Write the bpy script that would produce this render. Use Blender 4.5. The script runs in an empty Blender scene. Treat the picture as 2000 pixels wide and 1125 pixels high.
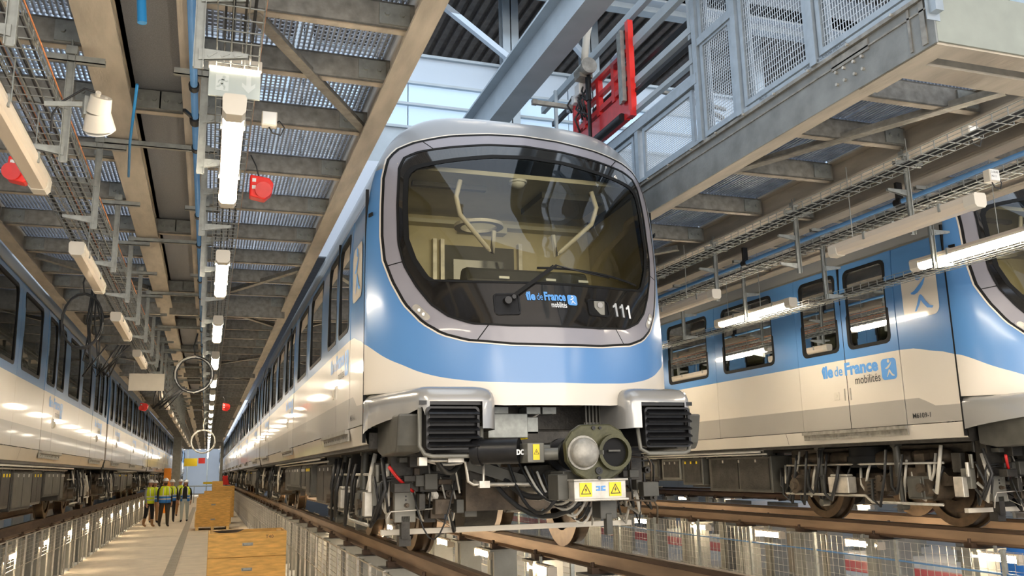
import bpy, bmesh, math, random
from mathutils import Vector, Matrix
random.seed(7)
S = bpy.context.scene
COL = S.collection
# ------------------------------------------------------------ camera (solved from the vanishing points of the hall)
F_PX = 1717.42
RX = Vector((0.94657781, -0.32186813, -0.01978294))     # camera right in world axes
RD = Vector((0.04672509, 0.19759576, -0.97916938))      # camera down
RF = Vector((0.31907244, 0.92593565, 0.20207908))       # camera forward
cam_d = bpy.data.cameras.new('camera'); cam = bpy.data.objects.new('camera', cam_d); COL.objects.link(cam)
cam_d.sensor_width = 36; cam_d.lens = 36 * F_PX / 2000; cam_d.clip_start = .05; cam_d.clip_end = 500
m3 = Matrix((RX, -RD, -RF)).transposed()
cam.matrix_world = Matrix.Translation((0, 0, 1.88)) @ m3.to_4x4()
S.camera = cam
# ------------------------------------------------------------ world, exposure
W = bpy.data.worlds.new('hall_daylight'); S.world = W; W.use_nodes = True
wn = W.node_tree; wn.nodes.clear()
wo = wn.nodes.new('ShaderNodeOutputWorld'); wb = wn.nodes.new('ShaderNodeBackground')
wb.inputs[0].default_value = (.62, .74, .93, 1); wb.inputs[1].default_value = 0.85
wn.links.new(wb.outputs[0], wo.inputs[0])
S.view_settings.view_transform = 'Standard'; S.view_settings.look = 'None'
S.view_settings.gamma = 1; S.view_settings.use_curve_mapping = False
S.view_settings.exposure = 0.88
try:
    S.cycles.max_bounces = 7; S.cycles.diffuse_bounces = 3; S.cycles.glossy_bounces = 3
    S.cycles.transmission_bounces = 4; S.cycles.transparent_max_bounces = 12
    S.cycles.caustics_reflective = False; S.cycles.caustics_refractive = False
    S.cycles.sample_clamp_indirect = 6
except Exception: pass
def area(name, loc, size, sizey, power, color, rot=(0, 0, 0)):
    d = bpy.data.lights.new(name, 'AREA'); d.shape = 'RECTANGLE'; d.size = size; d.size_y = sizey
    d.energy = power; d.color = color
    o = bpy.data.objects.new(name, d); COL.objects.link(o); o.location = loc; o.rotation_euler = rot
    return o
# daylight falling through the skylight slots of the upper hall roof, and an added warm fill behind the photographer
area('skylight_daylight', (3.0, 7.5, 9.6), 5, 12, 200, (.74, .86, 1))
area('skylight_daylight', (9.5, 7.5, 9.6), 5, 12, 200, (.74, .86, 1))
area('skylight_daylight', (-3.5, 20, 9.6), 6, 30, 500, (.74, .86, 1))
area('added_warm_fill', (2.6, -9.0, 4.6), 16, 8, 1200, (1, .87, .70), (math.radians(70), 0, 0))
area('added_end_fill', (0, 90, 4.1), 5, 2, 500, (.85, .92, 1), (math.radians(80), 0, 0))  # fill light added to brighten the end wall, no opening there
area('walkway_area_light', (-.5, 1.0, 3.6), 1.4, 1.4, 40, (1, .86, .68))  # warm square area light over the walkway
# ------------------------------------------------------------ materials
MATS = {}
def mat(name, col, rough=.5, metal=0., var=0., vs=8., coat=0., bump=0., bs=40., emit=None, es=0., stretch=None, spec=None):
    if name in MATS: return MATS[name]
    m = bpy.data.materials.new(name); MATS[name] = m; m.use_nodes = True
    nt = m.node_tree; p = nt.nodes['Principled BSDF']
    p.inputs['Base Color'].default_value = (*col, 1); p.inputs['Roughness'].default_value = rough
    p.inputs['Metallic'].default_value = metal; p.inputs['Coat Weight'].default_value = coat
    p.inputs['Coat Roughness'].default_value = .06
    if spec is not None: p.inputs['Specular IOR Level'].default_value = spec
    if emit: p.inputs['Emission Color'].default_value = (*emit, 1); p.inputs['Emission Strength'].default_value = es
    if var or bump:
        tc = nt.nodes.new('ShaderNodeTexCoord'); mp = nt.nodes.new('ShaderNodeMapping')
        nt.links.new(tc.outputs['Object'], mp.inputs[0])
        if stretch: mp.inputs['Scale'].default_value = stretch
    if var:
        n = nt.nodes.new('ShaderNodeTexNoise'); n.inputs['Scale'].default_value = vs; n.inputs['Detail'].default_value = 6
        nt.links.new(mp.outputs[0], n.inputs[0])
        r = nt.nodes.new('ShaderNodeValToRGB'); r.color_ramp.elements[0].position = .3; r.color_ramp.elements[1].position = .72
        r.color_ramp.elements[0].color = (*[c * (1 - var) for c in col], 1)
        r.color_ramp.elements[1].color = (*[min(1, c * (1 + var * .7)) for c in col], 1)
        nt.links.new(n.outputs[0], r.inputs[0]); nt.links.new(r.outputs[0], p.inputs['Base Color'])
    if bump:
        n2 = nt.nodes.new('ShaderNodeTexNoise'); n2.inputs['Scale'].default_value = bs; n2.inputs['Detail'].default_value = 3
        nt.links.new(mp.outputs[0], n2.inputs[0])
        b = nt.nodes.new('ShaderNodeBump'); b.inputs['Strength'].default_value = bump; b.inputs['Distance'].default_value = .01
        nt.links.new(n2.outputs[0], b.inputs['Height']); nt.links.new(b.outputs[0], p.inputs['Normal'])
    return m
BLUE = (.078, .215, .46); CREAM = (.66, .60, .51); GREY = (.36, .335, .295)
mat('paint_blue', BLUE, .28, coat=.6, var=.05, vs=1.5)
mat('paint_cream', CREAM, .28, coat=.6, var=.04, vs=1.2)
mat('paint_grey', GREY, .32, coat=.5, var=.05, vs=1.2)
mat('paint_silver', (.33, .32, .30), .24, .3, coat=.7, var=.04, vs=1.5)
mat('paint_sill', (.60, .55, .47), .3, coat=.5, var=.06, vs=2)
mat('roof_grey', (.23, .24, .25), .32, .1, coat=.5, var=.05, vs=1)
mat('bezel_grey', (.245, .235, .262), .38, coat=.3, var=.06, vs=3)
mat('rubber', (.010, .010, .010), .6, spec=.15)
mat('gloss_black', (.012, .011, .010), .07, coat=1., var=.3, vs=30)
mat('black_metal', (.011, .011, .012), .36, .1, var=.4, vs=14, spec=.35)
mat('dark_metal', (.042, .038, .032), .5, .45, var=.5, vs=9, bump=.3)
mat('brown_metal', (.085, .064, .044), .55, .4, var=.55, vs=8, bump=.3)
mat('under_grey', (.078, .075, .063), .5, .2, var=.3, vs=6)
mat('under_light', (.17, .165, .14), .48, .2, var=.2, vs=6)
mat('steel_pale', (.50, .47, .41), .42, .55, var=.25, vs=12)
mat('galv', (.31, .322, .30), .45, .45, var=.22, vs=18)
mat('galv_cross', (.30, .285, .25), .5, .45, var=.3, vs=16, bump=.2)
mat('beam_steel', (.46, .405, .325), .6, .12, var=.2, vs=10, bump=.25, stretch=(1, .25, 1))
mat('beam_fascia', (.25, .262, .255), .55, .3, var=.25, vs=5, bump=.2)
mat('beam_front', (.27, .29, .255), .6, .15, var=.13, vs=5)
mat('grating_steel', (.33, .37, .44), .42, .35, var=.25, vs=9)
mat('plate_perf', (.25, .265, .30), .5, .5, var=.25, vs=160)
mat('cage_steel', (.36, .41, .45), .4, .5, var=.12, vs=12)
mat('cage_wire', (.55, .60, .64), .4, .5)
mat('hall_beam', (.40, .46, .50), .5, .1, var=.1, vs=3)
mat('hall_white', (.48, .56, .64), .5, var=.04, vs=1)
mat('deck_steel', (.36, .335, .31), .5, .4, var=.25, vs=6)
mat('rail_side', (.085, .05, .03), .6, .35, var=.35, vs=14, bump=.3, stretch=(1, .2, 1))
mat('rail_foot', (.36, .245, .155), .4, .45, var=.3, vs=8, stretch=(1, .15, 1))
mat('rail_top', (.22, .15, .09), .3, .7, var=.3, vs=14, stretch=(1, .2, 1))
mat('wheel_steel', (.085, .06, .04), .42, .7, var=.45, vs=9, bump=.2)
mat('wheel_rim', (.115, .078, .048), .32, .8, var=.3, vs=12)
mat('pillar_paint', (.27, .265, .235), .5, .25, var=.15, vs=6)
mat('concrete', (.70, .60, .46), .8, var=.10, vs=3, bump=.2, bs=90)
mat('concrete_pale', (.62, .62, .60), .6, var=.08, vs=1.2)
mat('tactile', (.40, .355, .28), .75, var=.2, vs=30, bump=.6, bs=160)
mat('red_floor', (.72, .045, .03), .5, var=.1)
mat('lamp_body', (.58, .51, .42), .45, var=.05)
mat('lamp_off', (.66, .56, .44), .35, coat=.2)
mat('lamp_on', (.9, .85, .75), .4, emit=(1, .86, .66), es=36)
mat('lamp_pit', (.9, .85, .75), .4, emit=(1, .80, .55), es=42)
mat('pipe_blue', (.075, .20, .40), .35, coat=.3, var=.08)
mat('pipe_bright', (.02, .22, .50), .4)
mat('red_paint', (.56, .016, .016), .38, coat=.3, var=.15, vs=14)
mat('red_bright', (.75, .02, .012), .4)
mat('plastic_cream', (.60, .55, .46), .5, var=.05)
mat('plastic_white', (.72, .72, .70), .45)
mat('cable_black', (.015, .015, .015), .5)
mat('cable_pale', (.55, .52, .45), .5)
mat('cable_orange', (.62, .22, .08), .5)
mat('sign_glass', (.48, .53, .50), .3, var=.02)
mat('sign_ink', (.62, .66, .63), .4)
mat('wood', (.74, .43, .115), .6, var=.28, vs=5, stretch=(1, 1, 6), bump=.15)
mat('wood_edge', (.80, .55, .22), .6, var=.2, vs=8)
mat('cardboard', (.46, .25, .12), .8)
mat('olive', (.048, .046, .018), .42, .35, var=.4, vs=9, bump=.2)
mat('yellow', (.85, .62, .02), .5)
mat('text_blue', (.10, .30, .66), .4)
mat('text_dark', (.07, .065, .06), .5)
mat('text_white', (.70, .72, .72), .4)
mat('ink', (.03, .03, .03), .6)
mat('cab_cream', (.52, .46, .30), .55, var=.06)
mat('cab_ceiling', (.50, .47, .36), .5, var=.05)
mat('cab_dark', (.05, .048, .04), .5, var=.2)
mat('seat_grey', (.10, .12, .14), .7)
mat('skin', (.50, .27, .17), .6)
mat('vest_yellow', (.72, .86, .02), .7, emit=None)
mat('vest_blue', (.03, .20, .62), .7)
mat('cloth_black', (.018, .018, .022), .85)
mat('cloth_brown', (.055, .042, .03), .85)
mat('cloth_grey', (.28, .29, .30), .85)
mat('cloth_jeans', (.42, .47, .47), .85)
mat('cloth_tan', (.40, .22, .10), .8)
mat('helmet', (.80, .80, .80), .3, coat=.4)
mat('hair', (.05, .03, .02), .8)
mat('orange', (.85, .28, .02), .6)
mat('end_blue', (.60, .66, .74), .6, var=.06, vs=.6)
mat('reflect_strip', (.62, .62, .58), .4)
mat('exit_green', (.02, .45, .22), .4, emit=(.05, .8, .4), es=1.2)
mat('window_sky', (.34, .46, .60), .5, emit=(.60, .80, 1), es=.27)
def glass(name, tint, gl, rough=.02):
    m = bpy.data.materials.new(name); MATS[name] = m; m.use_nodes = True; nt = m.node_tree; nt.nodes.clear()
    o = nt.nodes.new('ShaderNodeOutputMaterial'); mx = nt.nodes.new('ShaderNodeMixShader')
    t = nt.nodes.new('ShaderNodeBsdfTransparent'); t.inputs[0].default_value = (*tint, 1)
    g = nt.nodes.new('ShaderNodeBsdfGlossy'); g.inputs['Roughness'].default_value = rough; g.inputs[0].default_value = (.95, .97, 1, 1)
    lw = nt.nodes.new('ShaderNodeLayerWeight'); lw.inputs[0].default_value = gl
    nt.links.new(lw.outputs['Fresnel'], mx.inputs[0]); nt.links.new(t.outputs[0], mx.inputs[1]); nt.links.new(g.outputs[0], mx.inputs[2])
    nt.links.new(mx.outputs[0], o.inputs[0])
glass('windshield', (.86, .84, .70), .34)
glass('window_glass', (.36, .38, .30), .36)
glass('clear_glass', (.9, .95, 1), .15)
def nose_paint():
    m = mat('nose_paint', BLUE, .34, coat=.35); nt = m.node_tree; p = nt.nodes['Principled BSDF']
    p.inputs['Coat Roughness'].default_value = .16; tc = nt.nodes.new('ShaderNodeTexCoord'); sp = nt.nodes.new('ShaderNodeSeparateXYZ'); nt.links.new(tc.outputs['Object'], sp.inputs[0])
    ab = nt.nodes.new('ShaderNodeMath'); ab.operation = 'ABSOLUTE'; nt.links.new(sp.outputs[0], ab.inputs[0])
    dv = nt.nodes.new('ShaderNodeMath'); dv.operation = 'DIVIDE'; dv.inputs[1].default_value = 1.4; nt.links.new(ab.outputs[0], dv.inputs[0])
    fc = nt.nodes.new('ShaderNodeFloatCurve'); nt.links.new(dv.outputs[0], fc.inputs['Value'])
    pts = [(0, 2.535), (.4, 2.54), (.75, 2.57), (1, 2.635), (1.15, 2.715), (1.25, 2.78), (1.33, 2.86), (1.4, 2.96)]
    c = fc.mapping.curves[0]
    c.points[0].location = (0, pts[0][1] - 2); c.points[1].location = (1, pts[-1][1] - 2)
    for x, z in pts[1:-1]: c.points.new(x / 1.4, z - 2)
    fc.mapping.update()
    zz = nt.nodes.new('ShaderNodeMath'); zz.operation = 'SUBTRACT'; zz.inputs[1].default_value = 2 - 1.18; nt.links.new(sp.outputs[2], zz.inputs[0])
    lt = nt.nodes.new('ShaderNodeMath'); lt.operation = 'LESS_THAN'; nt.links.new(zz.outputs[0], lt.inputs[0]); nt.links.new(fc.outputs[0], lt.inputs[1])
    gt = nt.nodes.new('ShaderNodeMath'); gt.operation = 'GREATER_THAN'; gt.inputs[1].default_value = 4.47 - 1.18; nt.links.new(sp.outputs[2], gt.inputs[0])
    a = nt.nodes.new('ShaderNodeMix'); a.data_type = 'RGBA'; a.inputs[6].default_value = (*BLUE, 1); a.inputs[7].default_value = (*CREAM, 1)
    nt.links.new(lt.outputs[0], a.inputs[0])
    b = nt.nodes.new('ShaderNodeMix'); b.data_type = 'RGBA'; b.inputs[7].default_value = (.23, .24, .25, 1)
    nt.links.new(gt.outputs[0], b.inputs[0]); nt.links.new(a.outputs[2], b.inputs[6]); nt.links.new(b.outputs[2], p.inputs['Base Color'])
nose_paint()
# ------------------------------------------------------------ mesh helpers
class MB:
    def __init__(s): s.v = []; s.f = []; s.mi = []; s.sm = []
    def add(s, vs, fs, mi=0, sm=False):
        o = len(s.v); s.v += [tuple(v) for v in vs]; s.f += [tuple(o + i for i in f) for f in fs]
        s.mi += [mi] * len(fs); s.sm += [sm] * len(fs); return s
    def box(s, x0, x1, y0, y1, z0, z1, mi=0):
        return s.add([(x, y, z) for z in (z0, z1) for y in (y0, y1) for x in (x0, x1)],
                     [(0, 2, 3, 1), (4, 5, 7, 6), (0, 1, 5, 4), (2, 6, 7, 3), (0, 4, 6, 2), (1, 3, 7, 5)], mi)
    def cbox(s, c, d, mi=0, rot=None):
        vs = [Vector((x * d[0] / 2, y * d[1] / 2, z * d[2] / 2)) for z in (-1, 1) for y in (-1, 1) for x in (-1, 1)]
        if rot is not None: vs = [rot @ v for v in vs]
        return s.add([v + Vector(c) for v in vs], [(0, 2, 3, 1), (4, 5, 7, 6), (0, 1, 5, 4), (2, 6, 7, 3), (0, 4, 6, 2), (1, 3, 7, 5)], mi)
    def bar(s, a, b, w, h, mi=0, up=(0, 0, 1)):
        a = Vector(a); b = Vector(b); d = (b - a); L = d.length
        if L < 1e-6: return s
        d /= L; u = Vector(up)
        if abs(d.dot(u)) > .98: u = Vector((0, 1, 0))
        r = d.cross(u).normalized(); u = r.cross(d)
        vs = [p + r * (x * w / 2) + u * (z * h / 2) for p in (a, b) for z in (-1, 1) for x in (-1, 1)]
        return s.add(vs, [(0, 1, 3, 2), (4, 6, 7, 5), (0, 4, 5, 1), (2, 3, 7, 6), (0, 2, 6, 4), (1, 5, 7, 3)], mi)
    def cyl(s, a, b, r, n=12, r2=None, mi=0, cap=True, sm=True):
        a = Vector(a); b = Vector(b); d = (b - a).normalized(); r2 = r if r2 is None else r2
        u = Vector((0, 0, 1)) if abs(d.z) < .9 else Vector((1, 0, 0))
        e1 = d.cross(u).normalized(); e2 = d.cross(e1)
        vs = []
        for p, q in ((a, r), (b, r2)):
            for k in range(n):
                t = 2 * math.pi * k / n; vs.append(p + (e1 * math.cos(t) + e2 * math.sin(t)) * q)
        s.add(vs, [(k, (k + 1) % n, n + (k + 1) % n, n + k) for k in range(n)], mi, sm)
        if cap:
            s.add(vs[:n], [tuple(range(n))[::-1]], mi); s.add(vs[n:], [tuple(range(n))], mi)
        return s
    def tube(s, pts, r, n=6, mi=0):
        pts = [Vector(p) for p in pts]; rings = []; pu = None
        for i, p in enumerate(pts):
            d = (pts[min(i + 1, len(pts) - 1)] - pts[max(i - 1, 0)]).normalized()
            if pu is None: pu = Vector((0, 0, 1)) if abs(d.z) < .9 else Vector((1, 0, 0))
            e1 = d.cross(pu)
            if e1.length < 1e-4: e1 = d.cross(Vector((1, .3, 0)))
            e1.normalize(); e2 = e1.cross(d); pu = e2
            rings.append([p + (e1 * math.cos(2 * math.pi * k / n) + e2 * math.sin(2 * math.pi * k / n)) * r for k in range(n)])
        vs = [v for g in rings for v in g]; fs = []
        for i in range(len(pts) - 1):
            for k in range(n): fs.append((i * n + k, i * n + (k + 1) % n, (i + 1) * n + (k + 1) % n, (i + 1) * n + k))
        fs.append(tuple(range(n))[::-1]); fs.append(tuple((len(pts) - 1) * n + k for k in range(n)))
        return s.add(vs, fs, mi, True)
    def prism(s, poly, axis, a, b, mi=0):
        """poly: 2-D points; axis x: (y,z); y: (x,z); z: (x,y)"""
        def P(u, v, w): return {'x': (w, u, v), 'y': (u, w, v), 'z': (u, v, w)}[axis]
        n = len(poly)
        vs = [P(u, v, a) for u, v in poly] + [P(u, v, b) for u, v in poly]
        return s.add(vs, [tuple(range(n)), tuple(range(2 * n - 1, n - 1, -1))] + [(k, n + k, n + (k + 1) % n, (k + 1) % n) for k in range(n)], mi)
    def ring(s, a, r0, r1, w, n=24, mi=0, ax='x'):
        """annulus of width w centred at a"""
        vs = []
        for d in (-w / 2, w / 2):
            for r in (r0, r1):
                for k in range(n):
                    t = 2 * math.pi * k / n; c, q = math.cos(t) * r, math.sin(t) * r
                    vs.append((a[0] + d, a[1] + c, a[2] + q) if ax == 'x' else ((a[0] + c, a[1] + d, a[2] + q) if ax == 'y' else (a[0] + c, a[1] + q, a[2] + d)))
        fs = []
        for k in range(n):
            j = (k + 1) % n
            fs += [(k, j, n + j, n + k), (2 * n + k, 3 * n + k, 3 * n + j, 2 * n + j), (k, 2 * n + k, 2 * n + j, j), (n + k, n + j, 3 * n + j, 3 * n + k)]
        return s.add(vs, fs, mi)
    def ball(s, c, r, n=12, m=8, sc=(1, 1, 1), zmin=-1, mi=0):
        vs = []; fs = []
        for i in range(m + 1):
            ph = math.pi * i / m; z = max(math.cos(ph), zmin)
            for k in range(n):
                t = 2 * math.pi * k / n
                vs.append((c[0] + r * sc[0] * math.sin(ph) * math.cos(t), c[1] + r * sc[1] * math.sin(ph) * math.sin(t), c[2] + r * sc[2] * z))
        for i in range(m):
            for k in range(n): fs.append((i * n + k, (i + 1) * n + k, (i + 1) * n + (k + 1) % n, i * n + (k + 1) % n))
        return s.add(vs, fs, mi, True)
    def mesh(s, name, mats, org=(0, 0, 0), fix=True, smooth=None):
        me = bpy.data.meshes.new(name)
        me.from_pydata([(v[0] - org[0], v[1] - org[1], v[2] - org[2]) for v in s.v], [], s.f)
        for m in (mats if isinstance(mats, (list, tuple)) else [mats]): me.materials.append(MATS[m])
        me.polygons.foreach_set('material_index', s.mi)
        me.polygons.foreach_set('use_smooth', [True] * len(s.f) if smooth else s.sm)
        if fix:
            bm = bmesh.new(); bm.from_mesh(me)
            if smooth: bmesh.ops.remove_doubles(bm, verts=bm.verts, dist=1e-4)
            bmesh.ops.recalc_face_normals(bm, faces=bm.faces); bm.to_mesh(me); bm.free()
        me.update()
        if smooth: me.set_sharp_from_angle(angle=math.radians(smooth if smooth is not True else 35))
        return me
    def build(s, name, mats, parent=None, org=(0, 0, 0), label=None, bevel=0, **k):
        o = bpy.data.objects.new(name, s.mesh(name, mats, org, **k)); COL.objects.link(o)
        if parent is not None: o.parent = parent
        else: o.location = org
        if label: o['label'] = label
        if bevel:
            b = o.modifiers.new('bevel', 'BEVEL'); b.width = bevel; b.segments = 2; b.limit_method = 'ANGLE'
        return o
def put(name, me, parent, loc=(0, 0, 0), rz=0):
    o = bpy.data.objects.new(name, me); COL.objects.link(o); o.parent = parent; o.location = loc; o.rotation_euler = (0, 0, rz); return o
def thing(name, label, cat, loc=(0, 0, 0), group=None, rz=0):
    o = bpy.data.objects.new(name, None); COL.objects.link(o); o.location = loc; o.rotation_euler = (0, 0, rz)
    o['label'] = label; o['category'] = cat; o.empty_display_size = .1
    if group: o['group'] = group
    return o
def tag(o, label, cat, group=None, kind=None):
    o['label'] = label; o['category'] = cat
    if group: o['group'] = group
    if kind: o['kind'] = kind
    return o
def struct(o): o['kind'] = 'structure'; return o
KIDS = {}
def copy_tree(o, parent=None, loc=None, label=None):
    c = o.copy(); COL.objects.link(c); c.parent = parent
    if loc is not None: c.location = loc
    if label: c['label'] = label
    for ch in o.children: copy_tree(ch, c)
    return c
ORD = ['first', 'second', 'third', 'fourth', 'fifth', 'sixth', 'seventh', 'eighth', 'ninth', 'tenth', 'eleventh', 'twelfth', 'thirteenth', 'fourteenth', 'fifteenth', 'sixteenth', 'seventeenth', 'eighteenth', 'nineteenth', 'twentieth']
ORD += ['twenty-' + w for w in ORD[:9]] + ['thirtieth']
def text_mesh(txt, size, bold=0., sx=1.):
    c = bpy.data.curves.new('lettering', 'FONT'); c.body = txt; c.size = size; c.offset = bold; c.extrude = 0; c.resolution_u = 3
    o = bpy.data.objects.new('lettering', c); COL.objects.link(o)
    dg = bpy.context.evaluated_depsgraph_get(); me = bpy.data.meshes.new_from_object(o.evaluated_get(dg))
    V = [(v.co.x * sx, v.co.y) for v in me.vertices]; Fc = [tuple(p.vertices) for p in me.polygons]
    bpy.data.objects.remove(o); bpy.data.curves.remove(c); bpy.data.meshes.remove(me)
    return V, Fc, (max((v[0] for v in V), default=0))
def rrect(x0, x1, z0, z1, r, n=4):
    P = []
    for cx, cz, a in ((x1 - r, z1 - r, 0), (x0 + r, z1 - r, 90), (x0 + r, z0 + r, 180), (x1 - r, z0 + r, 270)):
        for k in range(n + 1):
            t = math.radians(a + 90 * k / n); P.append((cx + r * math.cos(t), cz + r * math.sin(t)))
    return P
def frame_ring(mb, out, inn, P, mi=0):
    """flat ring between two equal-length loops; P maps (u,v,depth)->xyz; two depths"""
    n = len(out); vs = []
    for d in (0, 1):
        for L in (out, inn): vs += [P(u, v, d) for u, v in L]
    fs = []
    for k in range(n):
        j = (k + 1) % n
        fs += [(k, j, n + j, n + k), (2 * n + k, 3 * n + k, 3 * n + j, 2 * n + j), (k, 2 * n + k, 2 * n + j, j), (n + k, n + j, 3 * n + j, 3 * n + k)]
    mb.add(vs, fs, mi)
# ============================================================ trains
ZR = 1.18                                   # rail top above the walkway
ORG = (0, 0, ZR)
def hw(z):
    d = max(0., (z - 3.6) / 1.47)
    b = 1.385 if z > 2.27 else 1.385 - (2.27 - z) * .25
    return b * max(0., 1 - d ** 3) ** .25
def y_nose(x, z):                            # front surface, local y (0 = where the straight side starts)
    zs = [2.2, 3.0, 3.4, 4.0, 4.6, 5.0]; Ds = [1.0, .98, .86, .68, .62, .60]
    if z <= zs[0]: D = Ds[0]
    elif z >= zs[-1]: D = Ds[-1]
    else:
        i = max(k for k in range(5) if zs[k] <= z); D = Ds[i] + (Ds[i + 1] - Ds[i]) * (z - zs[i]) / (zs[i + 1] - zs[i])
    d = max(0., (z - 3.6) / 1.47); q = min(1., (abs(x) / 1.385) ** 4 + d ** 3)
    return -D * max(0., 1 - q ** .425) ** .6
def half(L): return [(x, z) for x, z in L] + [(-x, z) for x, z in L[::-1] if x > 1e-6]
BZ_OUT = half([(0, 4.845), (.32, 4.825), (.70, 4.765), (1.0, 4.69), (1.14, 4.63), (1.21, 4.54), (1.25, 4.36), (1.265, 4.1), (1.27, 3.84), (1.255, 3.62), (1.2, 3.42), (1.12, 3.22), (1.0, 3.05), (.87, 2.95), (.7, 2.89), (.37, 2.85), (0, 2.84)])
BZ_IN = half([(0, 4.735), (.35, 4.71), (.68, 4.655), (.97, 4.60), (1.09, 4.55), (1.14, 4.45), (1.165, 4.1), (1.165, 3.75), (1.13, 3.55), (1.05, 3.36), (.95, 3.19), (.83, 3.08), (.67, 3.01), (.37, 2.985), (0, 2.98)])
GL = half([(0, 4.6), (.33, 4.575), (.67, 4.51), (.93, 4.455), (1.045, 4.42), (1.085, 4.34), (1.1, 4.1), (1.1, 3.78), (1.05, 3.59), (.97, 3.43), (.93, 3.395), (.68, 3.37), (.35, 3.355), (0, 3.35)])
CZ = 3.78
def radial(poly, a):
    dx, dz = math.sin(a), math.cos(a); best = None
    n = len(poly)
    for i in range(n):
        x0, z0 = poly[i]; x1, z1 = poly[(i + 1) % n]; z0 -= CZ; z1 -= CZ
        ex, ez = x1 - x0, z1 - z0; den = dx * ez - dz * ex
        if abs(den) < 1e-9: continue
        t = (x0 * ez - z0 * ex) / den; u = (x0 * dz - z0 * dx) / den
        if t > 0 and -1e-6 <= u <= 1 + 1e-6 and (best is None or t < best): best = t
    return best
def section_poly():
    P = [(0, 2.36), (.5, 2.365), (.6, 2.40), (.72, 2.47), (.85, 2.50), (1.385, 2.50)]
    for k in range(1, 12): z = 2.5 + (3.6 - 2.5) * k / 11; P.append((1.385, z))
    for k in range(1, 30):
        d = math.sin(math.pi / 2 * k / 30); P.append((1.385 * (1 - d ** 3) ** .25, 3.6 + 1.47 * d))
    P.append((0, 5.07))
    return P[::-1] + [(-x, z) for x, z in P[1:-1]]
SEC = section_poly()
NA = 144
def n_angles():
    A = []
    for k in range(NA): A.append(2 * math.pi * k / NA)
    return A
def band(poly0, poly1, rows, off=0., ease=False, a0=0, a1=NA, off1=None):
    """strip of the nose surface between two outlines"""
    A = n_angles(); idx = list(range(a0, a1 + 1)); vs = []; fs = []; n = len(idx)
    for j in range(rows + 1):
        t = j / rows
        if ease: t = math.sin(math.pi / 2 * t) ** .8
        for i in idx:
            a = A[i % NA]; r0 = radial(poly0, a) if poly0 else .001; r1 = radial(poly1, a); r = r0 + (r1 - r0) * t
            x, z = math.sin(a) * r, CZ + math.cos(a) * r
            o = off if off1 is None else off + (off1 - off) * j / rows
            vs.append((x, y_nose(x, z) - o, z))
    for j in range(rows):
        for i in range(n - 1): fs.append((j * n + i, j * n + i + 1, (j + 1) * n + i + 1, (j + 1) * n + i))
    return vs, fs
def scale_poly(poly, d):
    return [(x * (1 + d / 1.2), CZ + (z - CZ) * (1 + d / .95)) for x, z in poly]
def on_nose(mb, V, Fc, x0, z0, off, mi=0, shear=0.):
    mb.add([(x0 + u, y_nose(x0 + u, z0 + v) - off, z0 + v + shear * u) for u, v in V], Fc, mi)
FIGURE = [  # running figure of the mark, unit square: swoosh arm and legs
    [(.27, .56), (.36, .585), (.46, .65), (.56, .72), (.66, .80), (.70, .84), (.70, .79), (.64, .68), (.55, .59), (.46, .53), (.36, .505), (.27, .53)],
    [(.49, .46), (.46, .39), (.41, .28), (.33, .14), (.38, .14), (.47, .25), (.53, .36), (.58, .28), (.68, .17), (.82, .14), (.86, .18), (.76, .21), (.66, .32), (.58, .45), (.53, .485)],
]
def figure(mb, P, mi):
    for poly in FIGURE: mb.add([P(u, v) for u, v in poly], [tuple(range(len(poly)))], mi)
    mb.add([P(.515 + .085 * math.cos(t * math.pi / 8), .875 + .085 * math.sin(t * math.pi / 8)) for t in range(16)], [tuple(range(16))], mi)
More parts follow.
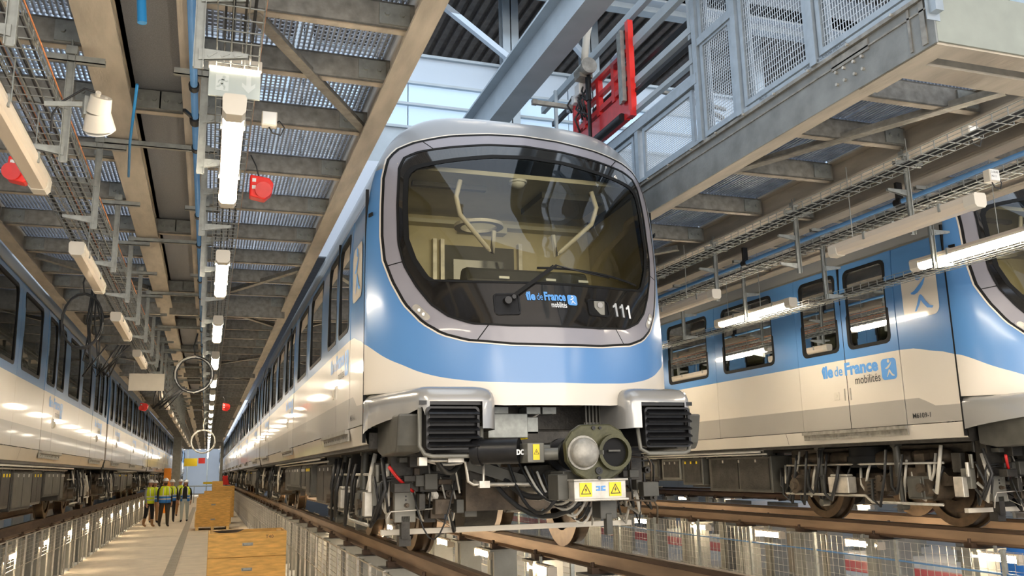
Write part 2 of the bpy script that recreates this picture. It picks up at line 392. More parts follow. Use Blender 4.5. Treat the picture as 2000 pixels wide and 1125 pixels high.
def make_bogie(parent, yc, powered=True):
    f = MB(); R = .42
    for s in (-1, 1):                                   # sole bars with dropped centre
        x0, x1 = sorted((s * .98, s * 1.12))
        f.prism([(-1.35, 1.72), (-1.25, 1.80), (-.55, 1.82), (-.4, 1.70), (.4, 1.70), (.55, 1.82), (1.25, 1.80), (1.35, 1.72), (1.3, 1.62), (.6, 1.62), (.4, 1.50), (-.4, 1.50), (-.6, 1.62), (-1.3, 1.62)], 'x', x0, x1)
        for q in (-1.1, 1.1): f.cyl((s * .93, q, 1.6), (s * 1.16, q, 1.6), .14, 14).cyl((s * 1.16, q, 1.6), (s * 1.2, q, 1.6), .09, 10)
    f.box(-1.0, 1.0, -.22, .22, 1.55, 1.75); f.box(-1.0, 1.0, -1.32, -1.24, 1.62, 1.74); f.box(-1.0, 1.0, 1.24, 1.32, 1.62, 1.74)
    b = f.build('bogie', ['brown_metal'], parent, ORG, smooth=30); b.location = (0, yc, 0)
    def sub(mb, name, m, **k): return mb.build(name, m, b, ORG, **k)
    for q in (-1.1, 1.1):
        for s in (-1, 1):
            w = MB(); xc = s * .755
            w.ring((xc, q, 1.6), .33, R, .125, 40, 1); w.ring((xc - s * .075, q, 1.6), .30, R + .03, .03, 40, 1)
            w.ring((xc, q, 1.6), .10, .34, .05, 32, 0); w.cyl((xc - .09, q, 1.6), (xc + .09, q, 1.6), .115, 16, mi=0)
            w.ring((xc + s * .04, q, 1.6), .15, .27, .03, 28, 0)
            sub(w, 'wheel', ['wheel_steel', 'wheel_rim'], smooth=30)
        sub(MB().cyl((-.7, q, 1.6), (.7, q, 1.6), .085, 14).cyl((-.35, q, 1.6), (-.05, q, 1.6), .26, 18).cyl((.1, q, 1.6), (.45, q, 1.6), .12, 14), 'axle', 'dark_metal')
    sub(MB().box(-.55, .55, -.95, -.30, 1.50, 1.98).box(-.62, .2, -.9, -.35, 1.6, 1.9), 'traction_motor', 'dark_metal', bevel=.05)
    sub(MB().box(-.55, .55, .30, .95, 1.50, 1.98).box(-.2, .62, .35, .9, 1.6, 1.9), 'traction_motor', 'dark_metal', bevel=.05)
    sub(MB().box(-.9, .9, -1.6, 1.6, 1.97, 2.06), 'underfloor_blocker', 'dark_metal')  # plain dark plate added under the floor to block light from beyond
    for s in (-1, 1):
        for q, zc, rr in ((-.45, 1.90, .11), (.38, 1.93, .09), (.95, 1.94, .07), (-1.0, 1.93, .08)): sub(MB().cyl((s * .98, q - .2, zc), (s * .98, q + .2, zc), rr, 16).ball((s * .98, q - .2, zc), rr, 14, 8).ball((s * .98, q + .2, zc), rr, 14, 8), 'air_reservoir', 'brown_metal')
        for q in (-1.1, 1.1): sub(MB().cyl((s * 1.14, q, 1.6), (s * 1.26, q, 1.6), .10, 16).cyl((s * 1.26, q, 1.6), (s * 1.3, q, 1.6), .05, 10).cbox((s * 1.1, q + .12, 1.86), (.08, .14, .2)), 'axle_box', 'brown_metal', smooth=35)
        sub(MB().prism([(-.32, 1.66), (-.12, 1.66), (-.10, 1.40), (-.34, 1.40)], 'x', min(s * 1.13, s * 1.18), max(s * 1.13, s * 1.18)).cyl((s * 1.18, -.22, 1.62), (s * 1.21, -.22, 1.62), .045, 10).cyl((s * 1.18, -.28, 1.46), (s * 1.21, -.28, 1.46), .035, 10), 'link_plate', 'brown_metal', smooth=35)
    for s in (-1, 1):
        sub(MB().cyl((s * .95, 0, 1.82), (s * .95, 0, 2.06), .24, 20).cyl((s * .95, 0, 1.88), (s * .95, 0, 1.95), .27, 20), 'air_spring', 'rubber')
        for q in (-.74, .60):                             # dampers with dust sleeves
            d = MB().cyl((s * 1.2, q, 1.42), (s * 1.17, q + .05, 1.74), .026, 8).cyl((s * 1.17, q + .05, 1.72), (s * 1.15, q + .08, 2.08), .04, 10)
            d.cyl((s * 1.15, q, 1.40), (s * 1.25, q, 1.40), .045, 10).cyl((s * 1.1, q + .08, 2.08), (s * 1.2, q + .08, 2.08), .045, 10)
            sub(d, 'damper', 'under_grey')
        sp = MB(); pts = [(s * 1.19 + .045 * math.cos(t * .7), -.25 + .045 * math.sin(t * .7), 1.42 + t * .0042) for t in range(64)]
        sub(sp.tube(pts, .008, 5), 'coil_spring', 'dark_metal')
        sub(MB().cbox((s * 1.2, -.9 - .12, 1.60), (.14, .24, .24)).cbox((s * 1.28, -.9 - .12, 1.60), (.02, .2, .2)), 'brake_box', 'under_grey', bevel=.01)
        sub(MB().cbox((s * 1.22, .12 + .1, 1.62), (.13, .36, .19)).cbox((s * 1.22, .22, 1.73), (.1, .3, .03)), 'sensor_box', 'steel_pale', bevel=.012)
        sub(MB().cbox((s * 1.15, -.42, 1.64), (.11, .16, .18)).cyl((s * 1.1, -.42, 1.7), (s * 1.22, -.42, 1.7), .04, 8), 'valve_block', 'brown_metal', bevel=.01)
        hs = MB(); rg = random.Random(5 + s)
        for k in range(18):
            y0 = rg.uniform(-1.4, 1.3); y1 = y0 + rg.uniform(.12, .4); zt = rg.uniform(1.8, 2.05); zb = rg.uniform(1.36, 1.6); xx = s * rg.uniform(1.1, 1.3)
            hs.tube([(xx, y0, zt), (xx + s * .04, y0 + .01, (zt + zb) / 2 + .05), (xx + s * .03, (y0 + y1) / 2, zb), (xx, y1, zb + .07), (xx - s * .03, y1 + .02, zb + .3)], rg.choice((.011, .016, .021)), 6, rg.choice((0, 0, 1)))
        sub(hs, 'hose', ['cable_black', 'cable_pale'])['kind'] = 'stuff'
        sub(MB().tube([(s * 1.24, -1.35, 1.43), (s * 1.24, -.3, 1.43), (s * 1.24, -.2, 1.50), (s * 1.24, 1.3, 1.50)], .017, 6).tube([(s * 1.17, -1.35, 1.86), (s * 1.17, 1.35, 1.86)], .015, 6), 'air_pipe', 'steel_pale')
        for q in (-1.1, 1.1): sub(MB().cbox((s * .755, q - .50, 1.55), (.10, .05, .2)).cbox((s * .8, q - .56, 1.66), (.2, .14, .09)), 'brake_block', 'dark_metal')
    return b
def under_stuff(root, y0, y1, seed):
    rg = random.Random(seed); y = y0
    while y < y1 - .5:
        L = min(rg.choice((.7, .95, 1.5, 1.7)), y1 - y - .1)
        for s in (-1, 1):
            h = rg.uniform(.36, .56); xo = 1.23 - rg.uniform(0, .1)
            m = rg.choice(('under_grey', 'under_light', 'dark_metal', 'under_grey'))
            b = MB(); a0, a1 = sorted((s * .35, s * xo)); b.box(a0, a1, y, y + L - .08, 2.03 - h, 2.0)
            p = b.build('equipment_box', m, root, ORG, bevel=.015)
            d = MB(); f0, f1 = sorted((s * xo, s * (xo + .012)))
            n = 2 if L > .9 else 1
            for k in range(n):
                w = (L - .16) / n; d.box(f0, f1, y + .04 + k * w, y + .04 + (k + .93) * w, 2.07 - h, 1.96)
            d.build('box_lid', 'dark_metal' if m != 'dark_metal' else 'under_grey', p, ORG)
            if rg.random() < .8:
                lt = MB()
                for k in range(3):
                    yy = y + L * (.2 + .25 * k); lt.cbox((s * (xo + .016), yy, 1.93), (.012, .03, .04))
                lt.build('latch', 'yellow' if rg.random() < .4 else 'steel_pale', p, ORG)
            hb = MB()
            for q in (y + .06, y + L - .16): hb.box(min(s * 1.05, s * 1.2), max(s * 1.05, s * 1.2), q, q + .05, 1.98, 2.12)
            hb.build('hanger_bracket', 'under_grey', p, ORG)
        y += L
    cb = MB()
    for s in (-1, 1):
        for k, z in enumerate((2.05, 2.075, 2.02)): cb.tube([(s * (1.3 - .05 * k), y0, z), (s * (1.3 - .05 * k), y1, z)], .014, 5)
    cb.build('cable_run', 'cable_pale', root, ORG)
ZB = [2.27, 2.54, 3.08, 3.2, 3.66, 3.9, 4.12, 4.21]; ZM = [2, 1, 0, 0, 0, 0, 0]
def side_sheet(s, ya, yb, win=None, off=0.):
    mb = MB(); ys = [ya] + ([win[0], win[1]] if win else []) + [yb]
    for i in range(len(ys) - 1):
        for j in range(len(ZB) - 1):
            if win and i == 1 and 3 <= j <= 5: continue
            z0, z1 = ZB[j], ZB[j + 1]; x0, x1 = s * (hw(z0) + off), s * (hw(z1) + off)
            mb.add([(x0, ys[i], z0), (x0, ys[i + 1], z0), (x1, ys[i + 1], z1), (x1, ys[i], z1)], [(0, 1, 2, 3)], ZM[j], True)
    for yy in (ya, yb):                                  # returned edges give the joints depth
        for j in range(len(ZB) - 1):
            z0, z1 = ZB[j], ZB[j + 1]
            mb.add([(s * (hw(z0) + off), yy, z0), (s * (hw(z1) + off), yy, z1), (s * (hw(z1) - .05), yy, z1), (s * (hw(z0) - .05), yy, z0)], [(0, 1, 2, 3)], ZM[j])
    return mb
def window_unit(parent, s, ya, yb, off, z0=3.2, z1=4.12, big=.02):
    P = lambda u, v, d: (s * (hw(v) + off + .004 - d * .03), u, v)
    o = rrect(ya - big, yb + big, z0 - big, z1 + big, .085); i = rrect(ya + .022, yb - .022, z0 + .022, z1 - .022, .06)
    fr = MB(); frame_ring(fr, o, i, P); f = fr.build('window_frame', 'rubber', parent, ORG)
    g = MB(); n = 6
    vs = [(s * (hw(z0 + (z1 - z0) * k / n) + off - .012), y, z0 + (z1 - z0) * k / n) for k in range(n + 1) for y in (ya, yb)]
    g.add(vs, [(2 * k, 2 * k + 1, 2 * k + 3, 2 * k + 2) for k in range(n)], 0, True)
    g.build('window_pane', 'window_glass', f if parent.parent is None else parent, ORG, fix=False)
    return f
def side_text(parent, s, ys, size, lines, icon=None):
    """lettering laid on the flat flank; ys = local y where the text starts, reading towards -s*..."""
    for nm, txt, m, u0, z, sz, bold in lines:
        V, Fc, w = text_mesh(txt, sz, bold)
        tw = {'île': .185, 'de': .15, 'France': .565, 'mobilités': .42}[txt]; V = [(u * tw / w, v) for u, v in V]
        x = s * 1.3925
        mb = MB().add([(x, ys + (u0 + u) * s, z + v) for u, v in V], Fc)
        mb.build(nm, m, parent, ORG, fix=False)
    if icon:
        u0, z0, w = icon; x = s * 1.392
        mb = MB(); L = rrect(u0, u0 + w, z0, z0 + w, w * .2)
        mb.add([(x, ys + u * s, z) for u, z in L], [tuple(range(len(L)))], 0)
        figure(mb, lambda u, v: (s * 1.3945, ys + (u0 + u * w) * s, z0 + v * w), 1)
        mb.build('logo_badge', ['text_blue', 'paint_cream'], parent, ORG, fix=False)
def car_number(s, txt):
    V, Fc, w = text_mesh(txt, .075, .001)
    return MB().add([(s * 1.391, (.66 if s < 0 else .3) + u * s, 2.33 + v) for u, v in V], Fc)
def make_car(name, label, cab, group):
    """local y from 0 (nose seam) to L"""
    L = 15.1
    root = thing(name, label, 'train', (0, 0, ZR), group)
    if cab:
        doors = [.75, 6.4, 12.05]; wins = [(3.03, 4.25), (4.70, 5.90), (8.65, 9.85), (10.35, 11.55), (14.2, 14.75)]; y0 = .75; bog = (1.88, 12.6)
    else:
        doors = [1.3, 6.85, 12.4]; wins = [(.35, .9), (3.5, 4.72), (5.15, 6.4), (9.05, 10.27), (10.7, 11.95), (14.5, 14.85)]; y0 = 0.; bog = (2.3, 12.7)
    # panel breaks
    segs = []; y = y0; items = sorted([(d, 'd') for d in doors] + [(w[0], 'w', w[1]) for w in wins])
    for it in items:
        if it[1] == 'd':
            if it[0] > y + .02: segs.append((y, it[0], None))
            y = it[0] + 1.77
        else:
            a, b = it[0], it[2]
            nxt = [q[0] for q in items if q[0] > a]; n0 = nxt[0] if nxt else L
            isd = nxt and [q for q in items if q[0] == n0][0][1] == 'd'
            e = n0 if (isd or not nxt) else (b + n0) / 2
            segs.append((y, e, (a, b))); y = e
    if y < L - .02: segs.append((y, L, None))
    for s in (-1, 1):
        for a, b, w in segs:
            if b - a < .02: continue
            p = side_sheet(s, a + .004, b - .004, w).build('side_panel', ['paint_blue', 'paint_cream', 'paint_grey'], root, ORG, fix=False)
            if w: window_unit(p, s, w[0], w[1], 0)
        for k, d in enumerate(doors):
            for q in (0, 1):
                ya = d + .885 * q + .006; yb = ya + .873
                wa = ya + .115 if q == 0 else ya + .085; wb = wa + .665
                lf = side_sheet(s, ya, yb, (wa, wb), .004).build('door_leaf', ['paint_blue', 'paint_cream', 'paint_grey'], root, ORG, fix=False)
                window_unit(lf, s, wa, wb, .004)
            st = MB(); a0, a1 = sorted((s * 1.385, s * 1.425)); st.box(a0, a1, d, d + 1.77, 2.225, 2.262)
            st.box(min(s * 1.38, s * 1.395), max(s * 1.38, s * 1.395), d, d + 1.77, 2.16, 2.23)
            for t in range(10): st.cyl((s * 1.395, d + .1 + t * .175, 2.195), (s * 1.402, d + .1 + t * .175, 2.195), .008, 6)
            st.build('door_step', 'galv_cross', root, ORG)
            MB().box(min(s * 1.34, s * 1.388), max(s * 1.34, s * 1.388), d + .874, d + .896, 2.27, 4.21).build('door_seal', 'rubber', root, ORG)
            # door mark and lettering beside the nearest door of each pair
            us = (.46 if s < 0 else .43)
            ystart = d + 1.30 if s < 0 else d + .46
            side_text(root, s, ystart, 1, [
                ('lettering', 'île', 'text_blue', 0, 2.90, .195, .009), ('lettering', 'de', 'text_blue', .205, 2.90, .17, .002),
                ('lettering', 'France', 'text_blue', .39, 2.90, .195, .009), ('lettering', 'mobilités', 'text_dark', .555, 2.775, .135, .001)], (1.0, 2.775, .235))
            for t in (-.055, .045): MB().box(min(s * 1.389, s * 1.4), max(s * 1.389, s * 1.4), d + .885 + t, d + .885 + t + .014, 2.60, 2.74).build('grip_strip', 'steel_pale', root, ORG)
            hdl = MB().box(min(s * 1.389, s * 1.397), max(s * 1.389, s * 1.397), d + 1.04, d + 1.13, 2.62, 2.71)
            hdl.cyl((s * 1.397, d + 1.085, 2.665), (s * 1.402, d + 1.085, 2.665), .02, 10); hdl.build('lock_plate', 'plastic_cream', root, ORG)
        sl = MB()
        ysl = 0. if cab else 0.
        for j, (z0, z1) in enumerate(((2.11, 2.262),)):
            sl.add([(s * (hw(z0)), ysl, z0), (s * hw(z0), L, z0), (s * hw(z1), L, z1), (s * hw(z1), ysl, z1), (s * 1.22, ysl, 2.07), (s * 1.22, L, 2.07)], [(0, 1, 2, 3), (0, 4, 5, 1)])
        sl.build('sill', 'paint_sill', root, ORG, fix=False)
        for t in (2.9, 5.6, 8.4, 11.3): MB().add([(s * (hw(2.12) + .001), t, 2.12), (s * (hw(2.12) + .001), t + .007, 2.12), (s * (hw(2.26) + .001), t + .007, 2.26), (s * (hw(2.26) + .001), t, 2.26)], [(0, 1, 2, 3)]).build('sill_joint', 'rubber', root, ORG, fix=False)
        gt = MB(); za, zb_ = 4.212, 4.235                    # dark rain gutter line
        gt.add([(s * (hw(za) + .012), 0, za), (s * (hw(za) + .012), L, za), (s * (hw(zb_) + .008), L, zb_), (s * (hw(zb_) + .008), 0, zb_)], [(0, 1, 2, 3)])
        gt.build('gutter', 'under_light', root, ORG, fix=False)
        if cab:
            ys = [0, .15, .33, .45, .55, .75]; zc = [2.94, 2.985, 3.02, 3.05, 3.07, 3.08]; zg = [2.44, 2.44, 2.445, 2.50, 2.54, 2.54]
            mb = MB(); x = s * 1.385
            for i in range(5):
                a, b = ys[i] + (.006 if i == 0 else 0), ys[i + 1] - (.004 if i == 4 else 0)
                mb.add([(x, a, 2.27), (x, b, 2.27), (x, b, zg[i + 1]), (x, a, zg[i])], [(0, 1, 2, 3)], 2, True)
                mb.add([(x, a, zg[i]), (x, b, zg[i + 1]), (x, b, zc[i + 1]), (x, a, zc[i])], [(0, 1, 2, 3)], 1, True)
                zz = [None, 3.3, 3.66, 3.9, 4.12, 4.21]
                for j in range(5):
                    z0a, z0b = (zc[i], zc[i + 1]) if j == 0 else (zz[j], zz[j]); z1 = zz[j + 1]
                    mb.add([(s * hw(z0a), a, z0a), (s * hw(z0b), b, z0b), (s * hw(z1), b, z1), (s * hw(z1), a, z1)], [(0, 1, 2, 3)], 0, True)
            p = mb.build('cab_side_panel', ['paint_blue', 'paint_cream', 'paint_grey'], root, ORG, fix=False)
            # cream badge with blue figure
            mb = MB(); y1, z0, w = (.62, 3.385, .50) if s < 0 else (.12, 3.385, .50)
            P = lambda u, v, o=.006: (s * (hw(z0 + v * w) + o), y1 + s * u * w, z0 + v * w)
            Lp = rrect(0, 1, 0, 1, .17, 6)
            mb.add([P(u, v) for u, v in Lp], [tuple(range(len(Lp)))], 0); figure(mb, lambda u, v: P(u, v, .011), 1)
            mb.build('logo_badge', ['paint_cream', 'text_blue'], root, ORG, fix=False)
            car_number(s, 'M6111-1').build('car_number', 'ink', root, ORG, fix=False)
            MB().box(min(s * 1.36, s * 1.387), max(s * 1.36, s * 1.387), -.012, .006, 2.12, 4.3).build('cab_seam', 'rubber', root, ORG)
    # roof
    mb = MB(); zs = [4.21, 4.3, 4.4, 4.5, 4.6, 4.7, 4.78, 4.85, 4.91, 4.96, 5.0, 5.03, 5.055]; pr = [(-hw(z), z) for z in zs] + [(0, 5.07)] + [(hw(z), z) for z in zs[::-1]]
    vs = [(x, y, z) for y in (0, L) for x, z in pr]; n = len(pr)
    mb.add(vs, [(k, k + 1, n + k + 1, n + k) for k in range(n - 1)], 0, True)
    mb.build('roof', ['roof_grey'], root, ORG, fix=False, label='pale grey curved roof')
    # body ends, floor, inner lining
    for yy in ((L,) if cab else (0, L)):
        e = MB(); pr2 = [(-1.36, 2.1)] + [(x * .995, z) for x, z in pr] + [(1.36, 2.1)]
        e.add([(x, yy - .01, z) for x, z in pr2], [tuple(range(len(pr2)))]); e.build('end_wall', 'cab_dark', root, ORG)
    MB().box(-1.33, 1.33, 0, L, 2.07, 2.2).build('underframe', 'dark_metal', root, ORG)
    i0 = 1.0 if cab else .05
    MB().box(-1.3, 1.3, i0, L - .05, 2.24, 2.28).build('cabin_floor', 'cab_dark', root, ORG)
    MB().box(-1.1, 1.1, i0, L - .05, 4.34, 4.38).box(-.25, .25, i0, L - .05, 4.28, 4.34).build('cabin_ceiling', 'cab_ceiling', root, ORG)
    po = MB()
    for k in range(12):
        y = i0 + .6 + k * 1.17
        if y > L - .4: break
        for s in (-1, 1): po.tube([(s * .55, y, 2.28), (s * .62, y, 3.0), (s * .62, y, 3.5), (s * .5, y, 4.34)], .018, 6)
    po.build('grab_pole', 'steel_pale', root, ORG)
    se = MB()
    for a, b in [(w[0] - .1, w[1] + .1) for w in wins]:
        for s in (-1, 1): se.box(min(s * .85, s * 1.28), max(s * .85, s * 1.28), a, b, 2.65, 2.74).box(min(s * 1.2, s * 1.3), max(s * 1.2, s * 1.3), a, b, 2.74, 3.15)
    se.build('bench_seat', 'seat_grey', root, ORG)
    for b in bog: make_bogie(root, b)
    under_stuff(root, bog[0] + 1.75, bog[1] - 1.7, 11 if cab else 23)
    if not cab: MB().box(-1.0, 1.0, -.16, 0, 2.2, 4.4).build('gangway_bellows', 'rubber', root, ORG)
    MB().box(-1.0, 1.0, L, L + .16, 2.2, 4.4).build('gangway_bellows', 'rubber', root, ORG)
    if cab: make_front(root, name)
    return root
def make_front(root, name):
    # outer skin between windscreen surround and the body section
    vs, fs = band(BZ_OUT, SEC, 22, 0, True)
    MB().add(vs, fs, 0, True).build('nose_shell', 'nose_paint', root, ORG, fix=False, label='blue and cream moulded nose shell')
    # thin black seal + white line
    sp = scale_poly(BZ_OUT, .018); vs, fs = band(BZ_OUT, sp, 1, .006); MB().add(vs, fs, 0, True).build('surround_seal', 'rubber', root, ORG, fix=False)
    vs, fs = band(sp, scale_poly(BZ_OUT, .028), 1, .005); MB().add(vs, fs, 0, True).build('surround_line', 'paint_cream', root, ORG, fix=False)
    # grey surround in separate panels
    cuts = [(0, 22), (22, 49), (49, 64), (64, 80), (80, 95), (95, 122), (122, 144)]
    A = n_angles()
    def find(fx, fz): return round((math.atan2(fx, fz - CZ) % (2 * math.pi)) / (2 * math.pi) * NA)
    marks = sorted([find(.95, 4.7), find(1.24, 3.55), find(.62, 2.88), find(-.62, 2.88), find(-1.24, 3.55), find(-.95, 4.7)])
    for i in range(len(marks)):
        a, b = marks[i], marks[(i + 1) % len(marks)]
        if b <= a: b += NA
        vs, fs = band(BZ_IN, BZ_OUT, 3, .004, False, a, b)
        # pull both ends in a touch so that the joint shows
        n = b - a + 1
        for r in range(4):
            for e, o in ((0, 1), (n - 1, n - 2)):
                p, q = Vector(vs[r * n + e]), Vector(vs[r * n + o]); vs[r * n + e] = tuple(p + (q - p).normalized() * .005)
        MB().add(vs, fs, 0, True).build('surround_panel', 'bezel_grey', root, ORG, fix=False)
    vs, fs = band(scale_poly(GL, -.02), scale_poly(BZ_OUT, .01), 3, -.012); MB().add(vs, fs, 0, True).build('surround_backing', 'rubber', root, ORG, fix=False)
    # black glazed mask, pockets for wiper and camera
    vs, fs = band(GL, BZ_IN, 6, .008)
    MB().add(vs, fs, 0, True).build('black_mask', 'gloss_black', root, ORG, fix=False, label='gloss black mask around the windscreen')
    vs, fs = band(scale_poly(BZ_IN, -.008), scale_poly(BZ_IN, .010), 2, .012); MB().add(vs, fs, 0, True).build('mask_seal', 'rubber', root, ORG, fix=False)
    vs, fs = band(None, GL, 10, .006); MB().add(vs, fs, 0, True).build('windscreen', 'windshield', root, ORG, fix=False, label='curved clear windscreen')
    vs, fs = band(scale_poly(GL, -.012), scale_poly(GL, .03), 2, .010, off1=.012); MB().add(vs, fs, 0, True).build('windscreen_frit', 'rubber', root, ORG, fix=False)
    # lettering on the mask
    mb = MB()
    for txt, sz, bold, x, tw in (('île', .098, .004, -.24, .068), ('de', .085, .0, -.163, .050), ('France', .098, .004, -.103, .187)):
        V, Fc, w = text_mesh(txt, sz, bold); V = [(u * tw / w, v) for u, v in V]; on_nose(mb, V, Fc, x, 3.20, .014)
    mb.build('lettering', 'text_blue', root, ORG, fix=False, label='blue lettering île de France')
    mb = MB(); V, Fc, w = text_mesh('mobilités', .066, .001); V = [(u * .135 / w, v) for u, v in V]; on_nose(mb, V, Fc, -.05, 3.14, .014); mb.build('lettering', 'text_white', root, ORG, fix=False)
    mb = MB(); w = .088
    Lp = rrect(0, w, 0, w * 1.0, w * .2, 4); on_nose(mb, Lp, [tuple(range(len(Lp)))], .098, 3.165, .014, 0)
    figure(mb, lambda u, v: (.098 + u * w, y_nose(.098 + u * w, 3.165 + v * w) - .017, 3.165 + v * w), 1)
    mb.build('logo_badge', ['text_blue', 'text_white'], root, ORG, fix=False)
    mb = MB()
    one = [(.026, 0), (.048, 0), (.048, .118), (.030, .118), (.022, .104), (.002, .092), (.002, .074), (.026, .084)]
    for k in range(3): on_nose(mb, one, [(0, 1, 2, 3, 4, 7), (4, 5, 6, 7)], .548 + k * .076, 3.108, .016); mb.build('lettering', 'text_white', root, ORG, fix=False, label='white fleet number')
    def pocket(x0, x1, z0, z1, nm):
        out = rrect(x0, x1, z0, z1, .03); inn = rrect(x0 + .012, x1 - .012, z0 + .012, z1 - .012, .022)
        mb = MB(); P = lambda u, v, d: (u, y_nose(u, v) - .02 + d * .012, v); frame_ring(mb, out, inn, P)
        p = mb.build(nm, 'black_metal', root, ORG)
        mb = MB().add([(u, y_nose(u, v) - .011, v) for u, v in inn], [tuple(range(len(inn)))]); mb.build('pocket_floor', 'black_metal' if 'wiper' in nm else 'rubber', p, ORG, fix=False)
        return p
    pocket(-.50, -.30, 3.075, 3.255, 'wiper_pocket')
    cp = pocket(.285, .50, 3.09, 3.235, 'camera_pocket')
    yc = y_nose(.4, 3.16)
    MB().box(.35, .445, yc - .022, yc + .0, 3.105, 3.22).build('camera_body', 'under_light', cp, ORG, bevel=.006)
    MB().cyl((.40, yc - .02, 3.185), (.40, yc - .03, 3.185), .024, 16).build('camera_lens', 'gloss_black', cp, ORG)
    # wiper: pivot, double arm, blade
    pv = Vector((-.40, y_nose(-.4, 3.2) - .045, 3.19)); tp = Vector((.03, y_nose(.03, 3.48) - .045, 3.50))
    w = MB().cyl(pv + Vector((0, .04, 0)), pv - Vector((0, .02, 0)), .03, 12).cyl(pv + Vector((.05, .03, .03)), pv + Vector((.05, -.015, .03)), .018, 10)
    wp = w.build('wiper', 'black_metal', root, ORG)
    w = MB().bar(pv, tp, .022, .018, up=(0, 1, 0)).bar(pv + Vector((.04, 0, .045)), tp + Vector((-.03, 0, .0)), .010, .012, up=(0, 1, 0)).build('wiper_arm', 'rubber', wp, ORG)
    bl = []
    for k in range(10):
        t = k / 9; x = -.13 + 1.0 * t; z = 3.475 + .012 * math.sin(t * 3) - .05 * t * t; bl.append((x, y_nose(x, z) - .028, z))
    MB().tube(bl, .010, 5).build('wiper_blade', 'rubber', wp, ORG)
    bl2 = [(.03, tp.y, tp.z), (.3, y_nose(.3, 3.46) - .045, 3.46), (.55, y_nose(.55, 3.45) - .035, 3.445)]
    MB().tube(bl2, .007, 5).build('wiper_rib', 'black_metal', wp, ORG)
    for s in (-1, 1):                                    # lamp capsules in the surround
        mb = MB(); a = Vector((s * 1.055, 0, 3.175)); b = Vector((s * .985, 0, 3.085))
        d = (b - a).normalized(); n_ = Vector((d.z, 0, -d.x)); L = []
        for c, r in ((b, 0), (a, math.pi)):
            for k in range(7):
                t = r - math.pi / 2 + math.pi * k / 6; p = c + d * (math.cos(t) * .026) + n_ * (math.sin(t) * .026); L.append((p.x, p.z))
        Pn = lambda u, v, dd: (u, y_nose(u, v) - .010 + dd * .01, v)
        cx, cz = (a.x + b.x) / 2, (a.z + b.z) / 2
        frame_ring(mb, [(cx + (u - cx) * 1.18, cz + (v - cz) * 1.18) for u, v in L], L, Pn)
        hl = mb.build('marker_lamp', 'bezel_grey', root, ORG)
        MB().add([(u, y_nose(u, v) - .007, v) for u, v in L], [tuple(range(len(L)))]).build('lamp_lens', 'steel_pale', hl, ORG, fix=False)
        for t in (.3, .7):
            c = a + (b - a) * t; MB().cyl((c.x, y_nose(c.x, c.z) - .008, c.z), (c.x, y_nose(c.x, c.z) - .014, c.z), .014, 10).build('lamp_bulb', 'plastic_white', hl, ORG)
    for s in (-1, 1):
        MB().bar((s * 1.368, y_nose(1.368, 4.04) - .03, 4.045), (s * 1.35, y_nose(1.35, 4.04) - .05, 4.045), .012, .03).build('vent_slot', 'rubber', root, ORG)
        MB().add([(s * 1.36, -.33, 2.27), (s * 1.368, -.29, 2.27), (s * 1.364, -.31, 2.315)], [(0, 1, 2)]).build('lifting_mark', 'ink', root, ORG, fix=False)
    # ---- driver's cab seen through the windscreen
    cb = MB(); yb = 1.15
    cb.add([(x * .95, yb, z) for x, z in [(-1.36, 2.3), (1.36, 2.3)] + [(hw(z), z) for z in (4.2, 4.5, 4.75)] + [(-hw(z), z) for z in (4.75, 4.5, 4.2)]], [tuple(range(8))])
    bk = cb.build('cab_rear_wall', 'cab_cream', root, ORG)
    MB().box(-.42, .36, yb - .03, yb, 2.3, 4.15).build('cab_door', 'cab_dark', bk, ORG)
    MB().box(-.30, .24, yb - .045, yb - .03, 3.2, 4.0).build('door_glass', 'gloss_black', bk, ORG)
    for x in (-.52, -.44, .4): MB().box(x, x + .04, yb - .07, yb, 2.3, 4.2).build('door_post', 'steel_pale', bk, ORG)
    for s in (-1, 1):
        MB().add([(s * 1.28, -.15, 2.9), (s * 1.3, yb, 2.9), (s * 1.22, yb, 4.4), (s * 1.16, -.05, 4.4)], [(0, 1, 2, 3)]).build('cab_lining', 'cab_cream', root, ORG)
        MB().tube([(s * .62, -.32, 4.35), (s * .66, -.33, 4.2), (s * .62, -.30, 4.05), (s * .35, -.2, 3.8), (s * .3, -.2, 3.75), (s * .28, -.2, 3.95)], .022, 8).build('grab_handle', 'plastic_cream', root, ORG)
    MB().box(-1.15, 1.15, -.2, yb, 4.46, 4.50).build('cab_ceiling', 'cab_ceiling', root, ORG)
    MB().box(-.95, -.25, .1, .16, 4.42, 4.46).box(.3, .95, .1, .7, 4.40, 4.46).build('ceiling_hatch', 'cab_dark', root, ORG)
    MB().cyl((-.02, -.12, 4.46), (-.02, -.12, 4.44), .085, 20).ball((-.02, -.12, 4.44), .07, 16, 8, (1, 1, .7)).build('dome_camera', 'plastic_white', root, ORG)
    MB().ring((-.30, .2, 4.10), .17, .23, .03, 28, 0, 'z').build('ceiling_lamp_ring', 'plastic_cream', root, ORG)
    ds = MB(); pr = [(-.68, 3.28), (-.60, 3.40), (-.45, 3.44), (-.15, 3.40), (.05, 3.2), (.05, 2.6), (-.6, 2.6)]
    ds.prism(pr, 'x', -.80, .68); ds.prism([(-.5, 3.42), (-.42, 3.56), (-.30, 3.57), (-.2, 3.40)], 'x', -.62, .5)
    dk = ds.build('driver_desk', 'cab_dark', root, ORG, bevel=.03)
    for x in (-.3, .12, .42): MB().cbox((x, -.52, 3.46), (.09, .01, .02)).build('desk_indicator', 'plastic_white', dk, ORG)
    MB().box(-.85, .75, -.42, -.2, 2.55, 3.30).build('desk_front', 'cab_dark', root, ORG)
